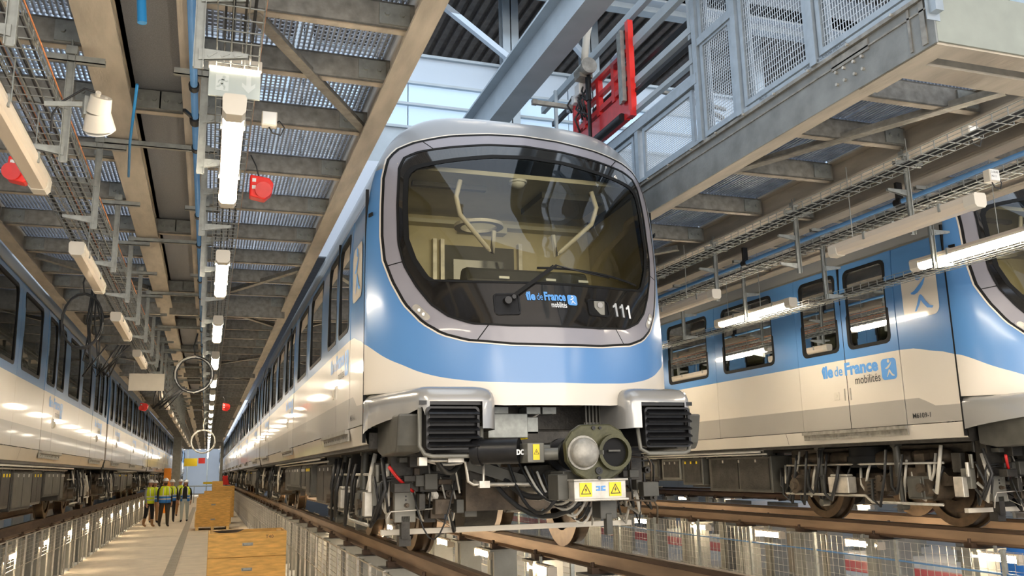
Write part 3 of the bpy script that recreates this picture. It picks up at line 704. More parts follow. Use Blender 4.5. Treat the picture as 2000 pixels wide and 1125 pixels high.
    MB().box(.35, .85, .35, .8, 2.9, 3.05).box(.38, .82, .75, .85, 3.05, 3.8).build('driver_seat', 'seat_grey', root, ORG, bevel=.05)
    # ---- corner housings, grilles
    for s in (-1, 1):
        out = [(-1.385, .0), (-1.385, -.12), (-1.375, -.26), (-1.345, -.42), (-1.30, -.58), (-1.24, -.74), (-1.18, -.86), (-1.145, -.93), (-1.11, -.985), (-1.06, -1.01), (-.66, -1.03), (-.60, -1.02), (-.555, -.985), (-.53, -.92), (-.515, -.8), (-.50, -.6), (-.49, -.35)]
        zl = [2.20, 2.385, 2.42, 2.452, 2.478, 2.497, 2.51]; ins = [0, 0, .004, .014, .032, .065, .12]
        mb = MB(); n = len(out); cx, cy = -.95, -.35
        for z, i_ in zip(zl, ins):
            for k, (x, y) in enumerate(out):
                if k < 2: px, py = x + (i_ if i_ > .03 else 0) * .6, y
                else:
                    v = Vector((cx - x, cy - y)).normalized() * i_ * 1.5; px, py = x + v.x, y + v.y
                zz = z
                if z < 2.3:                              # lower rim of the flank rises towards the front
                    zz = 2.185 + (0.02 * k if k <= 8 else .0)
                    if k >= 12: zz = 2.18
                mb.v.append((-s * px, py, zz))
        for j in range(len(zl) - 1):
            for k in range(n - 1):
                if j == 0 and k == 9: continue           # the opening for the grille
                mb.f.append((j * n + k, j * n + k + 1, (j + 1) * n + k + 1, (j + 1) * n + k)); mb.mi.append(0); mb.sm.append(True)
        t0 = (len(zl) - 1) * n; mb.v.append((-s * -.9, -.55, 2.53)); c = len(mb.v) - 1
        for k in range(n - 1): mb.f.append((t0 + k, t0 + k + 1, c)); mb.mi.append(0); mb.sm.append(True)
        hs = mb.build('bumper_housing', 'paint_silver', root, ORG, fix=True, label='silver moulded housing over the bumper grille')
        mb = MB(); x0, x1 = sorted((s * 1.135, s * .645))
        mb.box(x0, x1, -1.0, -.985, 2.36, 2.39); mb.build('opening_lip', 'black_metal', hs, ORG)
        g0, g1 = sorted((s * 1.09, s * .685))
        gr = MB().box(g0, g1, -.99, -.55, 2.04, 2.33).build('bumper_grille', 'black_metal', root, ORG, bevel=.01)
        fr = MB(); P = lambda u, v, d: (u, -1.03 + d * .05, v)
        frame_ring(fr, rrect(g0, g1, 2.03, 2.345, .03), rrect(g0 + .018, g1 - .018, 2.045, 2.33, .02), P); fr.build('grille_frame', 'black_metal', gr, ORG)
        for k in range(5):
            z = 2.05 + k * .058
            MB().prism([(-1.075, z - .002), (-1.082, z + .006), (-1.07, z + .016), (-1.0, z + .040), (-.985, z + .02)], 'x', g0 + .012, g1 - .012).build('grille_slat', 'black_metal', gr, ORG)
        # grey duct casing below the flank
        d0, d1 = sorted((s * 1.27, s * 1.08))
        du = MB(); du.prism([(-.05, 2.2), (-.05, 2.04), (-.25, 2.0), (-.80, 2.02), (-.84, 2.07), (-.9, 2.3), (-.05, 2.3)], 'x', d0, d1)
        dc = du.build('duct_casing', 'under_grey', root, ORG, bevel=.015)
        MB().tube([(s * 1.12, -.95, 2.34), (s * 1.12, -.95, 2.06), (s * 1.09, -.98, 2.0), (s * 1.04, -1.0, 1.985), (s * .72, -1.0, 1.985), (s * .66, -.98, 2.02), (s * .65, -.96, 2.2)], .017, 8).build('guard_rail', 'under_light', root, ORG)
        # bracket boxes ahead of the wheels
        if s > 0: continue
        b0, b1 = sorted((s * 1.11, s * .94))
        vb = MB().box(b0, b1, .02, .10, 1.48, 1.79).box(b0 - .004, b1 + .004, .0, .02, 1.47, 1.80).build('sensor_plate', 'under_light', root, ORG, bevel=.006)
        MB().cyl((s * 1.02, -.006, 1.755), (s * 1.02, .0, 1.755), .024, 12).cyl((s * 1.02, -.004, 1.68), (s * 1.02, .0, 1.68), .008, 8).cyl((s * 1.02, -.004, 1.65), (s * 1.02, .0, 1.65), .008, 8).build('plug', 'black_metal', vb, ORG)
        MB().box(s * 1.02 - .035, s * 1.02 + .035, .0, .08, 1.34, 1.52).box(s * 1.02 - .05, s * 1.02 + .05, .02, .12, 1.28, 1.36).build('bracket_foot', 'dark_metal', vb, ORG)
        for k, (dx, dz, mm) in enumerate(((1.24, 1.70, 'under_light'), (1.30, 1.62, 'steel_pale'), (.86, 1.62, 'dark_metal'), (1.19, 1.86, 'dark_metal'))):
            MB().cbox((s * dx, .16 + .05 * k, dz), (.07, .12, .20)).cyl((s * dx, .1, dz + .1), (s * dx, .1, dz + .24), .02, 8).build('brake_unit', mm, root, ORG, bevel=.008)
    # ---- coupler
    cz = 1.985
    shaft = MB().cyl((0, -1.45, cz), (0, -.2, cz), .075, 20).cyl((0, -1.5, cz), (0, -1.40, cz), .10, 20, .08).cyl((0, -.95, cz), (0, -.35, cz), .10, 20)
    for y in (-1.2, -.98, -.32): shaft.cyl((0, y, cz), (0, y + .05, cz), .125, 20)
    cp = shaft.build('coupler', 'black_metal', root, ORG, smooth=35)
    oc = []
    for x, z in ((.10, .20), (.19, .15), (.245, .06), (.245, -.06), (.18, -.14), (.08, -.195), (-.08, -.195), (-.17, -.145), (-.235, -.06), (-.245, .07), (-.19, .15), (-.12, .195)): oc.append((x, cz + z))
    MB().prism(oc, 'y', -1.62, -1.56).prism([(x * .8, cz + (z - cz) * .8) for x, z in oc], 'y', -1.56, -1.46).build('coupler_face', 'olive', cp, ORG, bevel=.012, label='olive drab coupler face plate')
    cn = MB().cyl((-.115, -1.62, cz + .0), (-.115, -1.67, cz), .105, 26, .10).ball((-.115, -1.67, cz), .10, 26, 10, (1, .45, 1)).ring((-.115, -1.625, cz), .10, .118, .02, 26, 0, 'y').build('coupler_cone', 'galv_cross', cp, ORG, smooth=35)
    MB().ring((.115, -1.64, cz), .10, .125, .05, 26, 0, 'y').build('cup_rim', 'olive', cp, ORG)
    MB().cyl((.115, -1.6225, cz), (.115, -1.62, cz), .10, 26).build('coupler_cup', 'rubber', cp, ORG)
    MB().cbox((.0, -1.64, cz), (.05, .05, .03)).cbox((.11, -1.65, cz + .01), (.09, .02, .012)).build('hook_plate', 'under_grey', cp, ORG)
    for x, z, r in ((-.03, .17, .014), (.02, .17, .01), (0, -.125, .026), (0, -.175, .013)): MB().ring((x, -1.626, cz + z), r * .5, r, .014, 14, 0, 'y').cyl((x, -1.622, cz + z), (x, -1.632, cz + z), r * .45, 10).build('valve_port', 'black_metal', cp, ORG)
    ac = MB().cbox((-.35, -1.22, cz + .01), (.13, .2, .14)).cyl((-.28, -1.25, cz), (-.17, -1.3, cz), .045, 14).cyl((-.30, -1.2, cz + .05), (-.2, -1.2, cz + .05), .02, 8).build('coupler_actuator', 'under_light', cp, ORG, bevel=.01)
    MB().cyl((-.42, -1.16, cz + .03), (-.72, -.96, cz + .03), .095, 20).cyl((-.66, -1.0, cz + .03), (-.70, -.97, cz + .03), .105, 20).build('actuator_motor', 'black_metal', cp, ORG)
    def label_plate(x, y, z, w, h, par):
        p = MB().box(x - w / 2, x + w / 2, y - .003, y, z - h / 2, z + h / 2).build('warning_label', 'yellow', par, ORG)
        q = min(w, h) * .42
        t = MB(); o = [(x, z + q), (x - q, z - q * .8), (x + q, z - q * .8)]; i_ = [(x, z + q * .74), (x - q * .76, z - q * .66), (x + q * .76, z - q * .66)]
        P = lambda u, v, d: (u, y - .005 + d * .001, v); frame_ring(t, o, i_, P)
        b = [(x + q * .12, z + q * .5), (x - q * .25, z - q * .1), (x - q * .02, z - q * .1), (x - q * .16, z - q * .55), (x + q * .26, z + q * .05), (x + q * .03, z + q * .05)]
        t.add([(u, y - .005, v) for u, v in b], [tuple(range(6))]); t.build('label_print', 'ink', par, ORG, fix=False)
    label_plate(-.35, -1.322, cz + .015, .05, .11, ac)
    V, Fc, w = text_mesh('DC', .05, .003); MB().add([(-.47 + u * .8, -1.235 + .0 + (-(-.505 + u) * .0), cz + .0 + v) for u, v in V], Fc).build('lettering', 'text_white', cp, ORG, fix=False)
    eh = MB().box(-.18, .215, -1.60, -1.22, 1.655, 1.80).box(-.19, .225, -1.625, -1.22, 1.79, 1.805).box(-.19, .225, -1.625, -1.22, 1.655, 1.672).build('electric_head', 'steel_pale', root, ORG, bevel=.006, label='brushed steel electric head box under the coupler')
    for x in (-.095, .13): label_plate(x, -1.602, 1.732, .092, .095, eh)
    mb = MB()
    for s in (-1, 1): mb.box(.02 + min(s * .004, s * .035), .02 + max(s * .004, s * .035), -1.604, -1.601, 1.745, 1.757).box(.02 + min(s * .004, s * .035), .02 + max(s * .004, s * .035), -1.604, -1.601, 1.722, 1.734).box(.02 + min(s * .004, s * .016), .02 + max(s * .004, s * .016), -1.604, -1.601, 1.722, 1.757)
    mb.build('maker_mark', 'text_blue', eh, ORG)
    MB().box(-.26, -.18, -1.5, -1.3, 1.66, 1.84).box(-.2, .2, -1.45, -1.2, 1.80, 1.86).build('head_carrier', 'under_grey', eh, ORG, bevel=.008)
    MB().box(.08, .21, -1.45, -1.3, 1.52, 1.655).box(.12, .17, -1.46, -1.4, 1.41, 1.56).build('head_bracket', 'under_grey', eh, ORG, bevel=.008)
    # grey box, slotted guard, beam
    MB().box(-.47, -.13, -.55, -.25, 2.13, 2.325).box(-.13, -.02, -.5, -.25, 2.16, 2.30).build('junction_box', 'galv', root, ORG, bevel=.006)
    MB().tube([(-.47, -.5, 2.12), (-.2, -.5, 2.12), (-.12, -.5, 2.13)], .009, 6).build('brass_pipe', 'yellow', root, ORG)
    for x in (-.40, -.12, .02): MB().box(x, x + .12, -.5, -.3, 2.325, 2.38).build('box_bracket', 'galv', root, ORG)
    sg = MB()
    for k in range(8): sg.box(.36 + k * .031, .36 + k * .031 + .014, -.60, -.57, 2.23, 2.40)
    sg.box(.35, .61, -.59, -.57, 2.39, 2.42).box(.35, .61, -.59, -.57, 2.20, 2.25); sg.build('slotted_guard', 'under_grey', root, ORG)
    MB().box(-1.1, 1.1, -.28, -.12, 2.0, 2.40).box(-.6, .6, -.45, -.28, 1.80, 1.90).build('head_stock', 'dark_metal', root, ORG, label='dark headstock beam behind the coupler')
    MB().box(-.55, .62, -.16, -.05, 1.55, 1.95).build('backing_plate', 'brown_metal', root, ORG)
    for k in range(4): MB().cyl((-.34, -.30, 2.09 - k * .085), (-.34, -.36, 2.09 - k * .085), .034 - .004 * (k % 2), 14).build('pressure_port', 'under_light', root, ORG)
    MB().cyl((-.10, -.9, 1.80), (-.10, -.45, 1.80), .11, 20).cyl((-.10, -1.02, 1.80), (-.10, -.9, 1.80), .07, 16).cyl((-.10, -1.12, 1.80), (-.10, -1.02, 1.80), .03, 12).build('air_cylinder', 'dark_metal', root, ORG, smooth=35)
    MB().cyl((-1.0, .12, 1.66), (.1, .12, 1.66), .055, 16).cyl((-1.0, .2, 1.76), (.1, .2, 1.76), .04, 12).build('torsion_bar', 'brown_metal', root, ORG)
    MB().box(-1.17, 1.17, .28, .33, 1.355, 1.40).build('sensor_bar', 'plastic_cream', root, ORG, label='cream flat bar across the track in front of the wheels')
    # hoses and cables
    rg = random.Random(3)
    MB().box(-1.15, 1.15, -.02, .12, 1.72, 2.2).build('buffer_beam', 'dark_metal', root, ORG)
    MB().box(-.3, .3, -.5, -.3, 1.92, 2.2).build('draft_gear', 'dark_metal', root, ORG, bevel=.02)
    MB().box(-1.0, -.55, -.4, -.1, 2.02, 2.42).box(.55, 1.0, -.4, -.1, 2.02, 2.42).build('grille_carrier', 'black_metal', root, ORG)['kind'] = 'stuff'
    MB().bar((-.62, -.5, 1.93), (-.2, -.7, 1.78), .05, .09).bar((-.2, -.7, 1.78), (.05, -1.0, 1.76), .05, .07).build('support_arm', 'under_grey', root, ORG)
    MB().tube([(-.62, -.62, 1.80), (-.55, -.66, 1.77), (-.2, -.8, 1.765), (-.1, -.85, 1.765)], .016, 7).build('air_pipe', 'steel_pale', root, ORG)
    def catenary(a, b, sag, r, m, n=9):
        a, b = Vector(a), Vector(b); P = []
        for k in range(n):
            t = k / (n - 1); p = a.lerp(b, t); p.z -= sag * 4 * t * (1 - t); P.append(p)
        MB().tube(P, r, 7).build('hose', m, root, ORG)
    catenary((-.46, -.4, 2.06), (-.12, -1.18, 1.74), .20, .024, 'cable_black')
    catenary((-.36, -.6, 2.05), (-.18, -1.25, 1.66), .26, .014, 'cable_black')
    catenary((-.5, -.5, 1.9), (.0, -1.3, 1.64), .22, .02, 'cable_black')
    catenary((-.6, -.35, 2.05), (-.95, -.7, 2.0), .16, .022, 'cable_black')
    for k in range(8):
        catenary((-.30 + .03 * k, -.8 - .05 * k, 1.92 - .02 * k), (-.14 + .035 * k, -1.3, 1.65), .10 + .018 * k, .008 + .002 * (k % 2), 'cable_pale' if k % 2 else 'cable_black')
    catenary((-.18, -.42, 2.33), (.05, -.42, 2.36), .05, .007, 'cable_pale')
    catenary((-1.04, -.6, 1.98), (-.70, -.6, 1.94), .03, .01, 'cable_pale')
    catenary((-1.22, -.3, 1.92), (-.98, -.1, 1.72), .02, .014, 'red_paint')
    catenary((-.98, -.1, 1.72), (-.68, -.3, 1.80), .42, .007, 'cable_black')
    catenary((-.68, -.3, 1.92), (-.64, -.3, 1.70), .0, .008, 'cable_pale')
    MB().tube([(-1.08, -.9, 1.955), (-.8, -.9, 1.955), (-.76, -.9, 1.94), (-.74, -.9, 1.80), (-.70, -.9, 1.775), (-.62, -.9, 1.775), (-.62, -.9, 1.92)], .012, 7).build('air_pipe', 'steel_pale', root, ORG)
    MB().box(-1.12, -1.06, -.93, -.87, 1.92, 1.98).box(-.9, -.78, -.93, -.88, 1.94, 1.98).box(-.66, -.58, -.93, -.88, 1.75, 1.80).build('pipe_clamp', 'steel_pale', root, ORG)
    for k in range(34):
        x = rg.choice((-1, 1)) * rg.uniform(.6, 1.3); z0 = rg.uniform(1.75, 2.02); z1 = rg.uniform(1.36, 1.6)
        y = rg.uniform(-.05, .3)
        MB().tube([(x, y, z0), (x + rg.uniform(-.04, .04), y - .06, (z0 + z1) / 2), (x + rg.uniform(-.1, .1), y, z1), (x + rg.uniform(-.1, .1), y + .1, z1 + .1)], rg.choice((.008, .012, .018)), 6).build('hose', rg.choice(('cable_black', 'cable_pale', 'cable_black')), root, ORG)
    for k in range(34):
        x = rg.uniform(-1.2, 1.2); z = rg.uniform(1.5, 2.0)
        MB().cbox((x, rg.uniform(-.25, -.02), z), (rg.uniform(.04, .16), .1, rg.uniform(.04, .14))).build('bracket', rg.choice(('under_grey', 'dark_metal', 'brown_metal')), root, ORG, bevel=.006)
    for s in (-1, 1):                                    # extra lines and blocks around the leading wheels
        for k in range(10):
            z = rg.uniform(1.55, 2.0); x0 = s * rg.uniform(.6, .9); x1 = s * rg.uniform(1.0, 1.3); y = rg.uniform(-.12, .2)
            MB().tube([(x0, y, z), (x0 + s * .1, y - .02, z + rg.uniform(-.03, .03)), (x1 - s * .03, y, z), (x1, y, z - .05), (x1, y + .02, z - rg.uniform(.1, .3))], rg.choice((.006, .009, .013)), 6).build('hose', rg.choice(('cable_black', 'brown_metal', 'steel_pale')), root, ORG)
        for k in range(8):
            x = s * rg.uniform(.62, 1.28); z = rg.uniform(1.5, 1.98)
            MB().cyl((x, -.02, z), (x, .1, z), rg.uniform(.02, .05), 12).cyl((x, -.05, z), (x, -.02, z), .014, 8).build('fitting', rg.choice(('brown_metal', 'dark_metal', 'steel_pale')), root, ORG)
    for k in range(5): MB().cyl((.25 + k * .1, -.3, 1.88 - .04 * (k % 2)), (.25 + k * .1, -.12, 1.88 - .04 * (k % 2)), .035, 12).build('valve', 'under_grey', root, ORG)
# --- the trains on their tracks
X1, X2, X3 = 2.59, 8.52, -3.56
YB1, YB2 = 7.36, 6.95
car1 = make_car('metro_car', 'blue and cream metro cab car with number 111 facing the walkway', True, None); car1.location = (X1, YB1, ZR)
car2 = copy_tree(car1, None, (X2, YB2, ZR), 'blue and cream metro cab car behind the wire cage, marked M6109-1'); 
for ch in list(car2.children):
    if ch.name.startswith('car_number'):
        ch.data = car_number(-1 if ch.data.vertices[0].co.x < 0 else 1, 'M6109-1').mesh('car_number', 'ink', ORG, False)
mid = make_car('metro_trailer', 'x', False, None)
N_CAR = 15.4
for k in range(5):
    lab = ORD[k] + ' blue and cream metro carriage coupled behind the car numbered 111'
    if k == 0: mid.location = (X1, YB1 + N_CAR, ZR); mid['label'] = lab
    else: copy_tree(mid, None, (X1, YB1 + N_CAR * (k + 1), ZR), lab)
copy_tree(mid, None, (X2, YB2 + N_CAR, ZR), 'metro carriage coupled behind the cab car marked M6109-1')
for k in range(6):
    copy_tree(mid, None, (X3, 6.75 + N_CAR * k, ZR), ORD[k] + ' carriage of the train whose flank faces the walking people')
# ============================================================ setting: floors, end wall
fl = struct(MB().box(-12, 40, -6, 101, -.3, 0).build('floor', 'concrete_pale'))
MB().box(-2.62, 1.50, -6, 101, 0, .012).build('walkway_slab', 'concrete', fl, label='beige concrete walkway between the fences')
for a in (9.95,):
    MB().box(10.9, 12.1, -6, 101, 0, .01).build('painted_stripe', 'red_floor', fl, label='red stripe painted on the pale floor')
tm = MB().box(-.10, .10, -.18, .18, 0, .016).mesh('paving_tile', 'tactile')
for k in range(110): put('paving_tile', tm, fl, (-.60, 12 + k * .42, .012))
sj = MB()
for k in range(24): sj.box(-2.62, 1.5, 3 + k * 4, 3.012 + k * 4, .0125, .0135)
sj.build('slab_joint', 'galv_cross', fl)
ew = struct(MB().box(-12, 20, 100.5, 101, 0, 6).build('wall_back', 'end_blue'))
for x in range(-10, 18, 2): MB().box(x, x + .12, 100.42, 100.5, 0, 6).build('wall_post', 'galv', ew)
MB().box(-2.4, 2.0, 100.4, 100.5, .8, .9).build('wall_rail', 'galv', ew)
for nm, x in (('wall_left', -7.4), ('wall_right', 26.)):
    w = struct(MB().box(x - .2, x, -6, 100.5, 0, 5.2).build(nm, 'concrete_pale'))
    for k in range(26): MB().box(x, x + .25, -4 + 4 * k, -3.7 + 4 * k, 0, 5.2).build('wall_pilaster', 'hall_beam', w)
# ------------------------------------------------------------ raised tracks
rail_prof = [(-.075, 0), (.075, 0), (.075, .012), (.012, .028), (.010, .125), (.036, .132), (.036, .165), (.028, .172), (-.028, .172), (-.036, .165), (-.036, .132), (-.010, .125), (-.012, .028), (-.075, .012)]
def rail_mesh(y0, y1):
    mb = MB().prism(rail_prof, 'y', y0, y1); 
    # slots: 0 side, 1 foot, 2 top
    n = 14
    for k in range(n):
        i = 2 + k
        if k in (1, 12, 2, 11): mb.mi[i] = 1
        if k in (7, 6, 8): mb.mi[i] = 2
    return mb.mesh('rail', ['rail_side', 'rail_foot', 'rail_top'], smooth=None)
RM = rail_mesh(-2, 98)
pm = MB().box(-.14, .14, -.12, .12, 0, .95).box(-.20, .20, -.17, .17, .95, .975).box(-.165, -.14, -.06, .06, .0, .95).box(-.17, .17, -.15, .15, 0, .02)
PM = pm.mesh('pillar', 'pillar_paint')
cm = MB().box(-.03, .03, -.05, .05, .975, 1.005)
for s in (-1, 1): cm.box(min(s * .02, s * .14), max(s * .02, s * .14), -.05, .05, .975, 1.005).box(min(s * .06, s * .14), max(s * .06, s * .14), -.05, .05, 1.0, 1.03).cyl((s * .11, 0, 1.02), (s * .11, 0, 1.07), .018, 6)
CM = cm.mesh('rail_clip', 'rail_side')
LM = MB().cyl((0, -.28, 0), (0, .28, 0), .036, 10).mesh('lamp_tube', 'lamp_pit')
LH = MB().box(-.05, .05, -.31, -.28, -.045, .045).box(-.05, .05, .28, .31, -.045, .045).box(-.03, .03, -.3, .3, .036, .055).mesh('lamp_housing', 'lamp_body')
def track(cx, label, y0, npil, lamps):
    t = thing('raised_track', label, 'track', (cx, 0, 0))
    for s in (-1, 1):
        r = put('rail', RM, t, (s * .753, 0, ZR - .172))
        for k in range(npil[0 if s < 0 else 1]):
            p = put('pillar', PM, t, (s * .753, y0 + 1.44 * k, 0)); put('rail_clip', CM, p)
    return t
track(X1, 'raised track on pillars under the train with the number 111', 3.05, (60, 14), 0)
track(X2, 'raised track on pillars under the cab car marked M6109-1', 3.25, (12, 12), 0)
track(X3, 'raised track on pillars beside the walking people', 6.0, (6, 60), 0)
track(X2 + 5.95, 'empty raised track far beyond the red floor stripe', 5.0, (18, 18), 0)
def pit_lamp(x, y, z, label, grp=None, rz=0):
    t = thing('pit_lamp', label, 'lamp', (x, y, z), grp, rz); put('lamp_tube', LM, t); put('lamp_housing', LH, t)
    MB().box(-.012, .012, -.012, .012, .05, 1.02 - z if z < .95 else .07).build('lamp_bracket', 'galv', t)
for k in range(14): pit_lamp(X1 - .58, 10.4 + 1.85 * k, 1.08, ORD[k] + ' pit lamp from the nose along the walkway side of the train numbered 111', 'pit lamps under the train numbered 111')
for k in range(8): pit_lamp(X1 + .62, 8.6 - 1.9 + 1.9 * k, .90, ORD[k] + ' pit lamp along the far rail of the train numbered 111')
for k in range(9): pit_lamp(X2 - .86, 5.3 + 1.95 * k, .90, ORD[k] + ' bright pit lamp behind the wire fence of the M6109-1 track')
for k in range(18): pit_lamp(-2.645, 14.9 + 2.88 * k, .78, ORD[k] + ' pit lamp glowing through the fence beside the walking people')
for k in range(8): pit_lamp(X2 + 5.2, 6 + 2.6 * k, .92, ORD[k] + ' distant pit lamp under the empty track')
# ------------------------------------------------------------ wire fences
def wire_mesh(w, z0, z1, sx, sz, r=.002, rails=True):
    mb = MB(); n = int(w / sx)
    for k in range(n + 1): mb.box(-r, r, k * w / n - r, k * w / n + r, z0, z1)
    m = max(1, int((z1 - z0) / sz))
    for k in range(m + 1): mb.box(-r * .8, r * .8, 0, w, z0 + k * (z1 - z0) / m - r, z0 + k * (z1 - z0) / m + r)
    return mb
FP = wire_mesh(1.42, .60, 1.02, .35, .06, .002)
FP.box(-.006, .006, 0, 1.42, .59, .60).box(-.008, .008, 0, 1.42, 1.02, 1.035)
FPM = FP.mesh('fence_panel', 'steel_pale')
def fence(x, label, y0, n, z=0):
    f = thing('wire_fence', label, 'fence', (x, 0, 0))
    for k in range(n):
        put('fence_panel', FPM, f, (0, y0 + k * 1.44, z)); q = put('fence_post', FPO, f, (0, y0 + k * 1.44, 0))
        put('fence_post', FPO, f, (0.0, y0 + k * 1.44 + .72, 0))
    return f
FPO = MB().box(-.012, .012, -.02, .02, 0, 1.04).mesh('fence_post', 'steel_pale')
fence(-2.60, 'low wire fence beside the walking people', 7.2, 60)
fence(1.50, 'low wire fence behind the wooden crates', 3.6, 62)
FP2 = wire_mesh(1.42, .10, 1.0, .10, .09, .0018).mesh('fence_panel', 'steel_pale')
f = thing('wire_fence', 'wire fence in front of the M6109-1 track', 'fence', (X2 - 1.12, 0, 0))
FPO2 = MB().box(-.02, .02, -.02, .02, 0, 1.02).mesh('fence_post', 'galv')
for k in range(14): put('fence_panel', FP2, f, (0, 2.6 + k * 1.44, 0)); put('fence_post', FPO2, f, (0, 2.6 + k * 1.44, 0))
MB().tube([(0, 2.6, .80), (0, 6, .78), (.01, 10, .80), (0, 22, .79)], .011, 6).build('cable_run', 'pipe_blue', f)
f = thing('wire_fence', 'wire fence on the far side of the train numbered 111', 'fence', (X1 + 1.12, 0, 0))
for k in range(12): put('fence_panel', FPM, f, (0, 9.0 + k * 1.44, 0)); put('fence_post', FPO2, f, (0, 9.0 + k * 1.44, 0))
# ============================================================ upper platforms
ZP = 4.36
CY = [3.45, 4.69, 5.44, 6.35, 7.47, 8.62, 9.76, 10.93, 12.06, 12.98] + [13.95 + 1.13 * k for k in range(70)]
CY = [y for y in CY if y < 92]
def channel(y0, y1, x0, x1, z0, z1, t=.012, fl_=.07):
    """C section running along x between x0 and x1 standing at y0, flanges towards +y"""
    return MB().box(x0, x1, y0, y0 + t, z0, z1).box(x0, x1, y0, y0 + fl_, z0, z0 + t).box(x0, x1, y0, y0 + fl_, z1 - t, z1)
def ibeam(x0, x1, y0, y1, z0, z1, t=.02):
    c = (x0 + x1) / 2
    return MB().box(x0, x1, y0, y1, z0, z0 + t).box(x0, x1, y0, y1, z1 - t, z1).box(c - t / 2, c + t / 2, y0, y1, z0 + t, z1 - t)
def ribs(w, L, sx=.033, sy=.10):
    mb = MB(); n = int(w / sx)
    for k in range(n): mb.box(k * sx - .006 + .01, k * sx + .006 + .01, 0, L, 0, .032)
    m = int(L / sy)
    for k in range(m + 1): mb.box(.0, w - .01, k * sy - .003, k * sy + .003, .022, .03)
    return mb
GR = {}
def grate(parent, x0, x1, ya, yb, z):
    n = max(1, round((x1 - x0) / .6)); w = (x1 - x0) / n
    for k in range(n):
        key = (round(w, 2), round(yb - ya, 2), ya > 30)
        if key not in GR:
            GR[key] = (ribs(w, yb - ya, .033, .05) if ya < 15 else (ribs(w, yb - ya, .066, .2) if ya < 30 else MB().box(0, w - .03, 0, yb - ya, 0, .03))).mesh('grating_panel', 'grating_steel', fix=False)
        put('grating_panel', GR[key], parent, (x0 + w * k, ya, z))
def cross(parent, x0, x1, y, deep=0.):
    key = ('c', round(x1 - x0, 2), deep)
    if key not in GR:
        h = .17 + deep; GR[key] = channel(0, 0, 0, x1 - x0, 0, h).mesh('cross_beam', ['galv_cross', 'beam_steel'] )
        for p in GR[key].polygons:
            if p.normal.z < -.5 and p.center.z < .02: p.material_index = 1  # warm light from below put into the colour of the underside
        GR[key + ('p',)] = MB().box(-.09, .09, -.014, 0, .02, .15).cyl((-.045, -.014, .085), (-.045, -.03, .085), .016, 6).cyl((.045, -.014, .085), (.045, -.03, .085), .016, 6).mesh('bolt_plate', 'galv')
    b = put('cross_beam', GR[key], parent, (x0, y, 4.42 - deep))
    if y < 22:
        put('bolt_plate', GR[key + ('p',)], b, (.12, 0, deep)); put('bolt_plate', GR[key + ('p',)], b, (x1 - x0 - .12, 0, deep))
CLIP = MB().box(-.022, .022, -.02, .02, -.012, 0).cyl((0, 0, -.03), (0, 0, .03), .007, 6).box(-.035, -.02, -.012, .012, -.012, .03).mesh('grating_clip', 'steel_pale')
def platform(label, xa, xb, l1, l2, y0, mirror=False):
    p = thing('upper_platform', label, 'platform', (0, 0, 0))
    def P(mb, nm, m, **k): return mb.build(nm, m, p, **k)
    Y1 = 94
    P(ibeam(xb - .14, xb, y0, Y1, ZP, ZP + .36), 'edge_beam', 'beam_steel'); P(ibeam(xa, xa + .14, y0, Y1, ZP, ZP + .36), 'edge_beam', 'beam_steel')
    for a, b in (l1, l2):
        P(ibeam(a, b, y0, Y1, ZP, ZP + .24), 'main_beam', 'beam_steel')
    ys = [y for y in CY if y >= y0 - .1]
    for i, y in enumerate(ys):
        deep = .16 if abs((y - 13.95) / 9.04 - round((y - 13.95) / 9.04)) < .06 and y > 13 else 0.
        for a, b in ((xa + .08, l1[0] + .04), (l1[1] - .04, l2[0] + .04), (l2[1] - .04, xb - .08)): 
            if (a, b) == (l1[1] - .04, l2[0] + .04) and not deep and i % 3: continue
            cross(p, a, b, y, deep)
        yn = ys[i + 1] if i + 1 < len(ys) else Y1
        if i + 1 < len(ys):
            grate(p, xa + .1, l1[0] + .02, y + .02, yn - .01, ZP + .235); grate(p, l2[1] - .02, xb - .1, y + .02, yn - .01, ZP + .235)
        if y < 16:
            for x in (xa + .5, (xa + l1[0]) / 2 + .2, l2[1] + .35, l2[1] + .75, xb - .35):
                if l1[0] < x < l2[1]: continue
                put('grating_clip', CLIP, p, (x, y + .09, 4.60)); put('grating_clip', CLIP, p, (x + .07, y + .09, 4.60))
    P(MB().box(l1[1] - .03, l2[0] + .03, y0, Y1, ZP + .22, ZP + .235), 'cover_plate', 'plate_perf')
    return p
pl = platform('steel grating platform above the walkway between two trains', -2.17, 1.12, (-.81, -.60), (-.27, -.15), .5)
pr = platform('steel grating platform carrying the wire cage beside the red frame', 4.07, 7.12, (5.30, 5.49), (5.95, 6.13), 3.818)
def brace(par, a, b, w=.07):
    a = Vector(a); b = Vector(b); MB().bar(a, b, w, .012).bar(a + Vector((0, 0, .03)), b + Vector((0, 0, .03)), .012, .06).build('brace', 'galv_cross', par)
for a, b in (((.13, 4.73, 4.41), (1.04, 6.35, 4.41)), ((.2, 12.8, 4.41), (1.0, 11.2, 4.41)), ((-2.0, 11.2, 4.41), (-.85, 12.9, 4.41)), ((-2.0, 15.9, 4.41), (-.85, 14.3, 4.41)), ((.1, 14.2, 4.4), (1.0, 15.7, 4.4)), ((.1, 21.5, 4.4), (1.0, 20, 4.4)), ((-1.95, 20.5, 4.4), (-.85, 22, 4.4)), ((.1, 23.6, 4.4), (1, 25, 4.4))): brace(pl, a, b)
for a, b in (((5.2, 4.35, 4.41), (4.2, 6.5, 4.41)), ((4.2, 11.6, 4.41), (5.2, 13, 4.41)), ((5.2, 9, 4.41), (4.2, 10.6, 4.41))): brace(pr, a, b, .09)
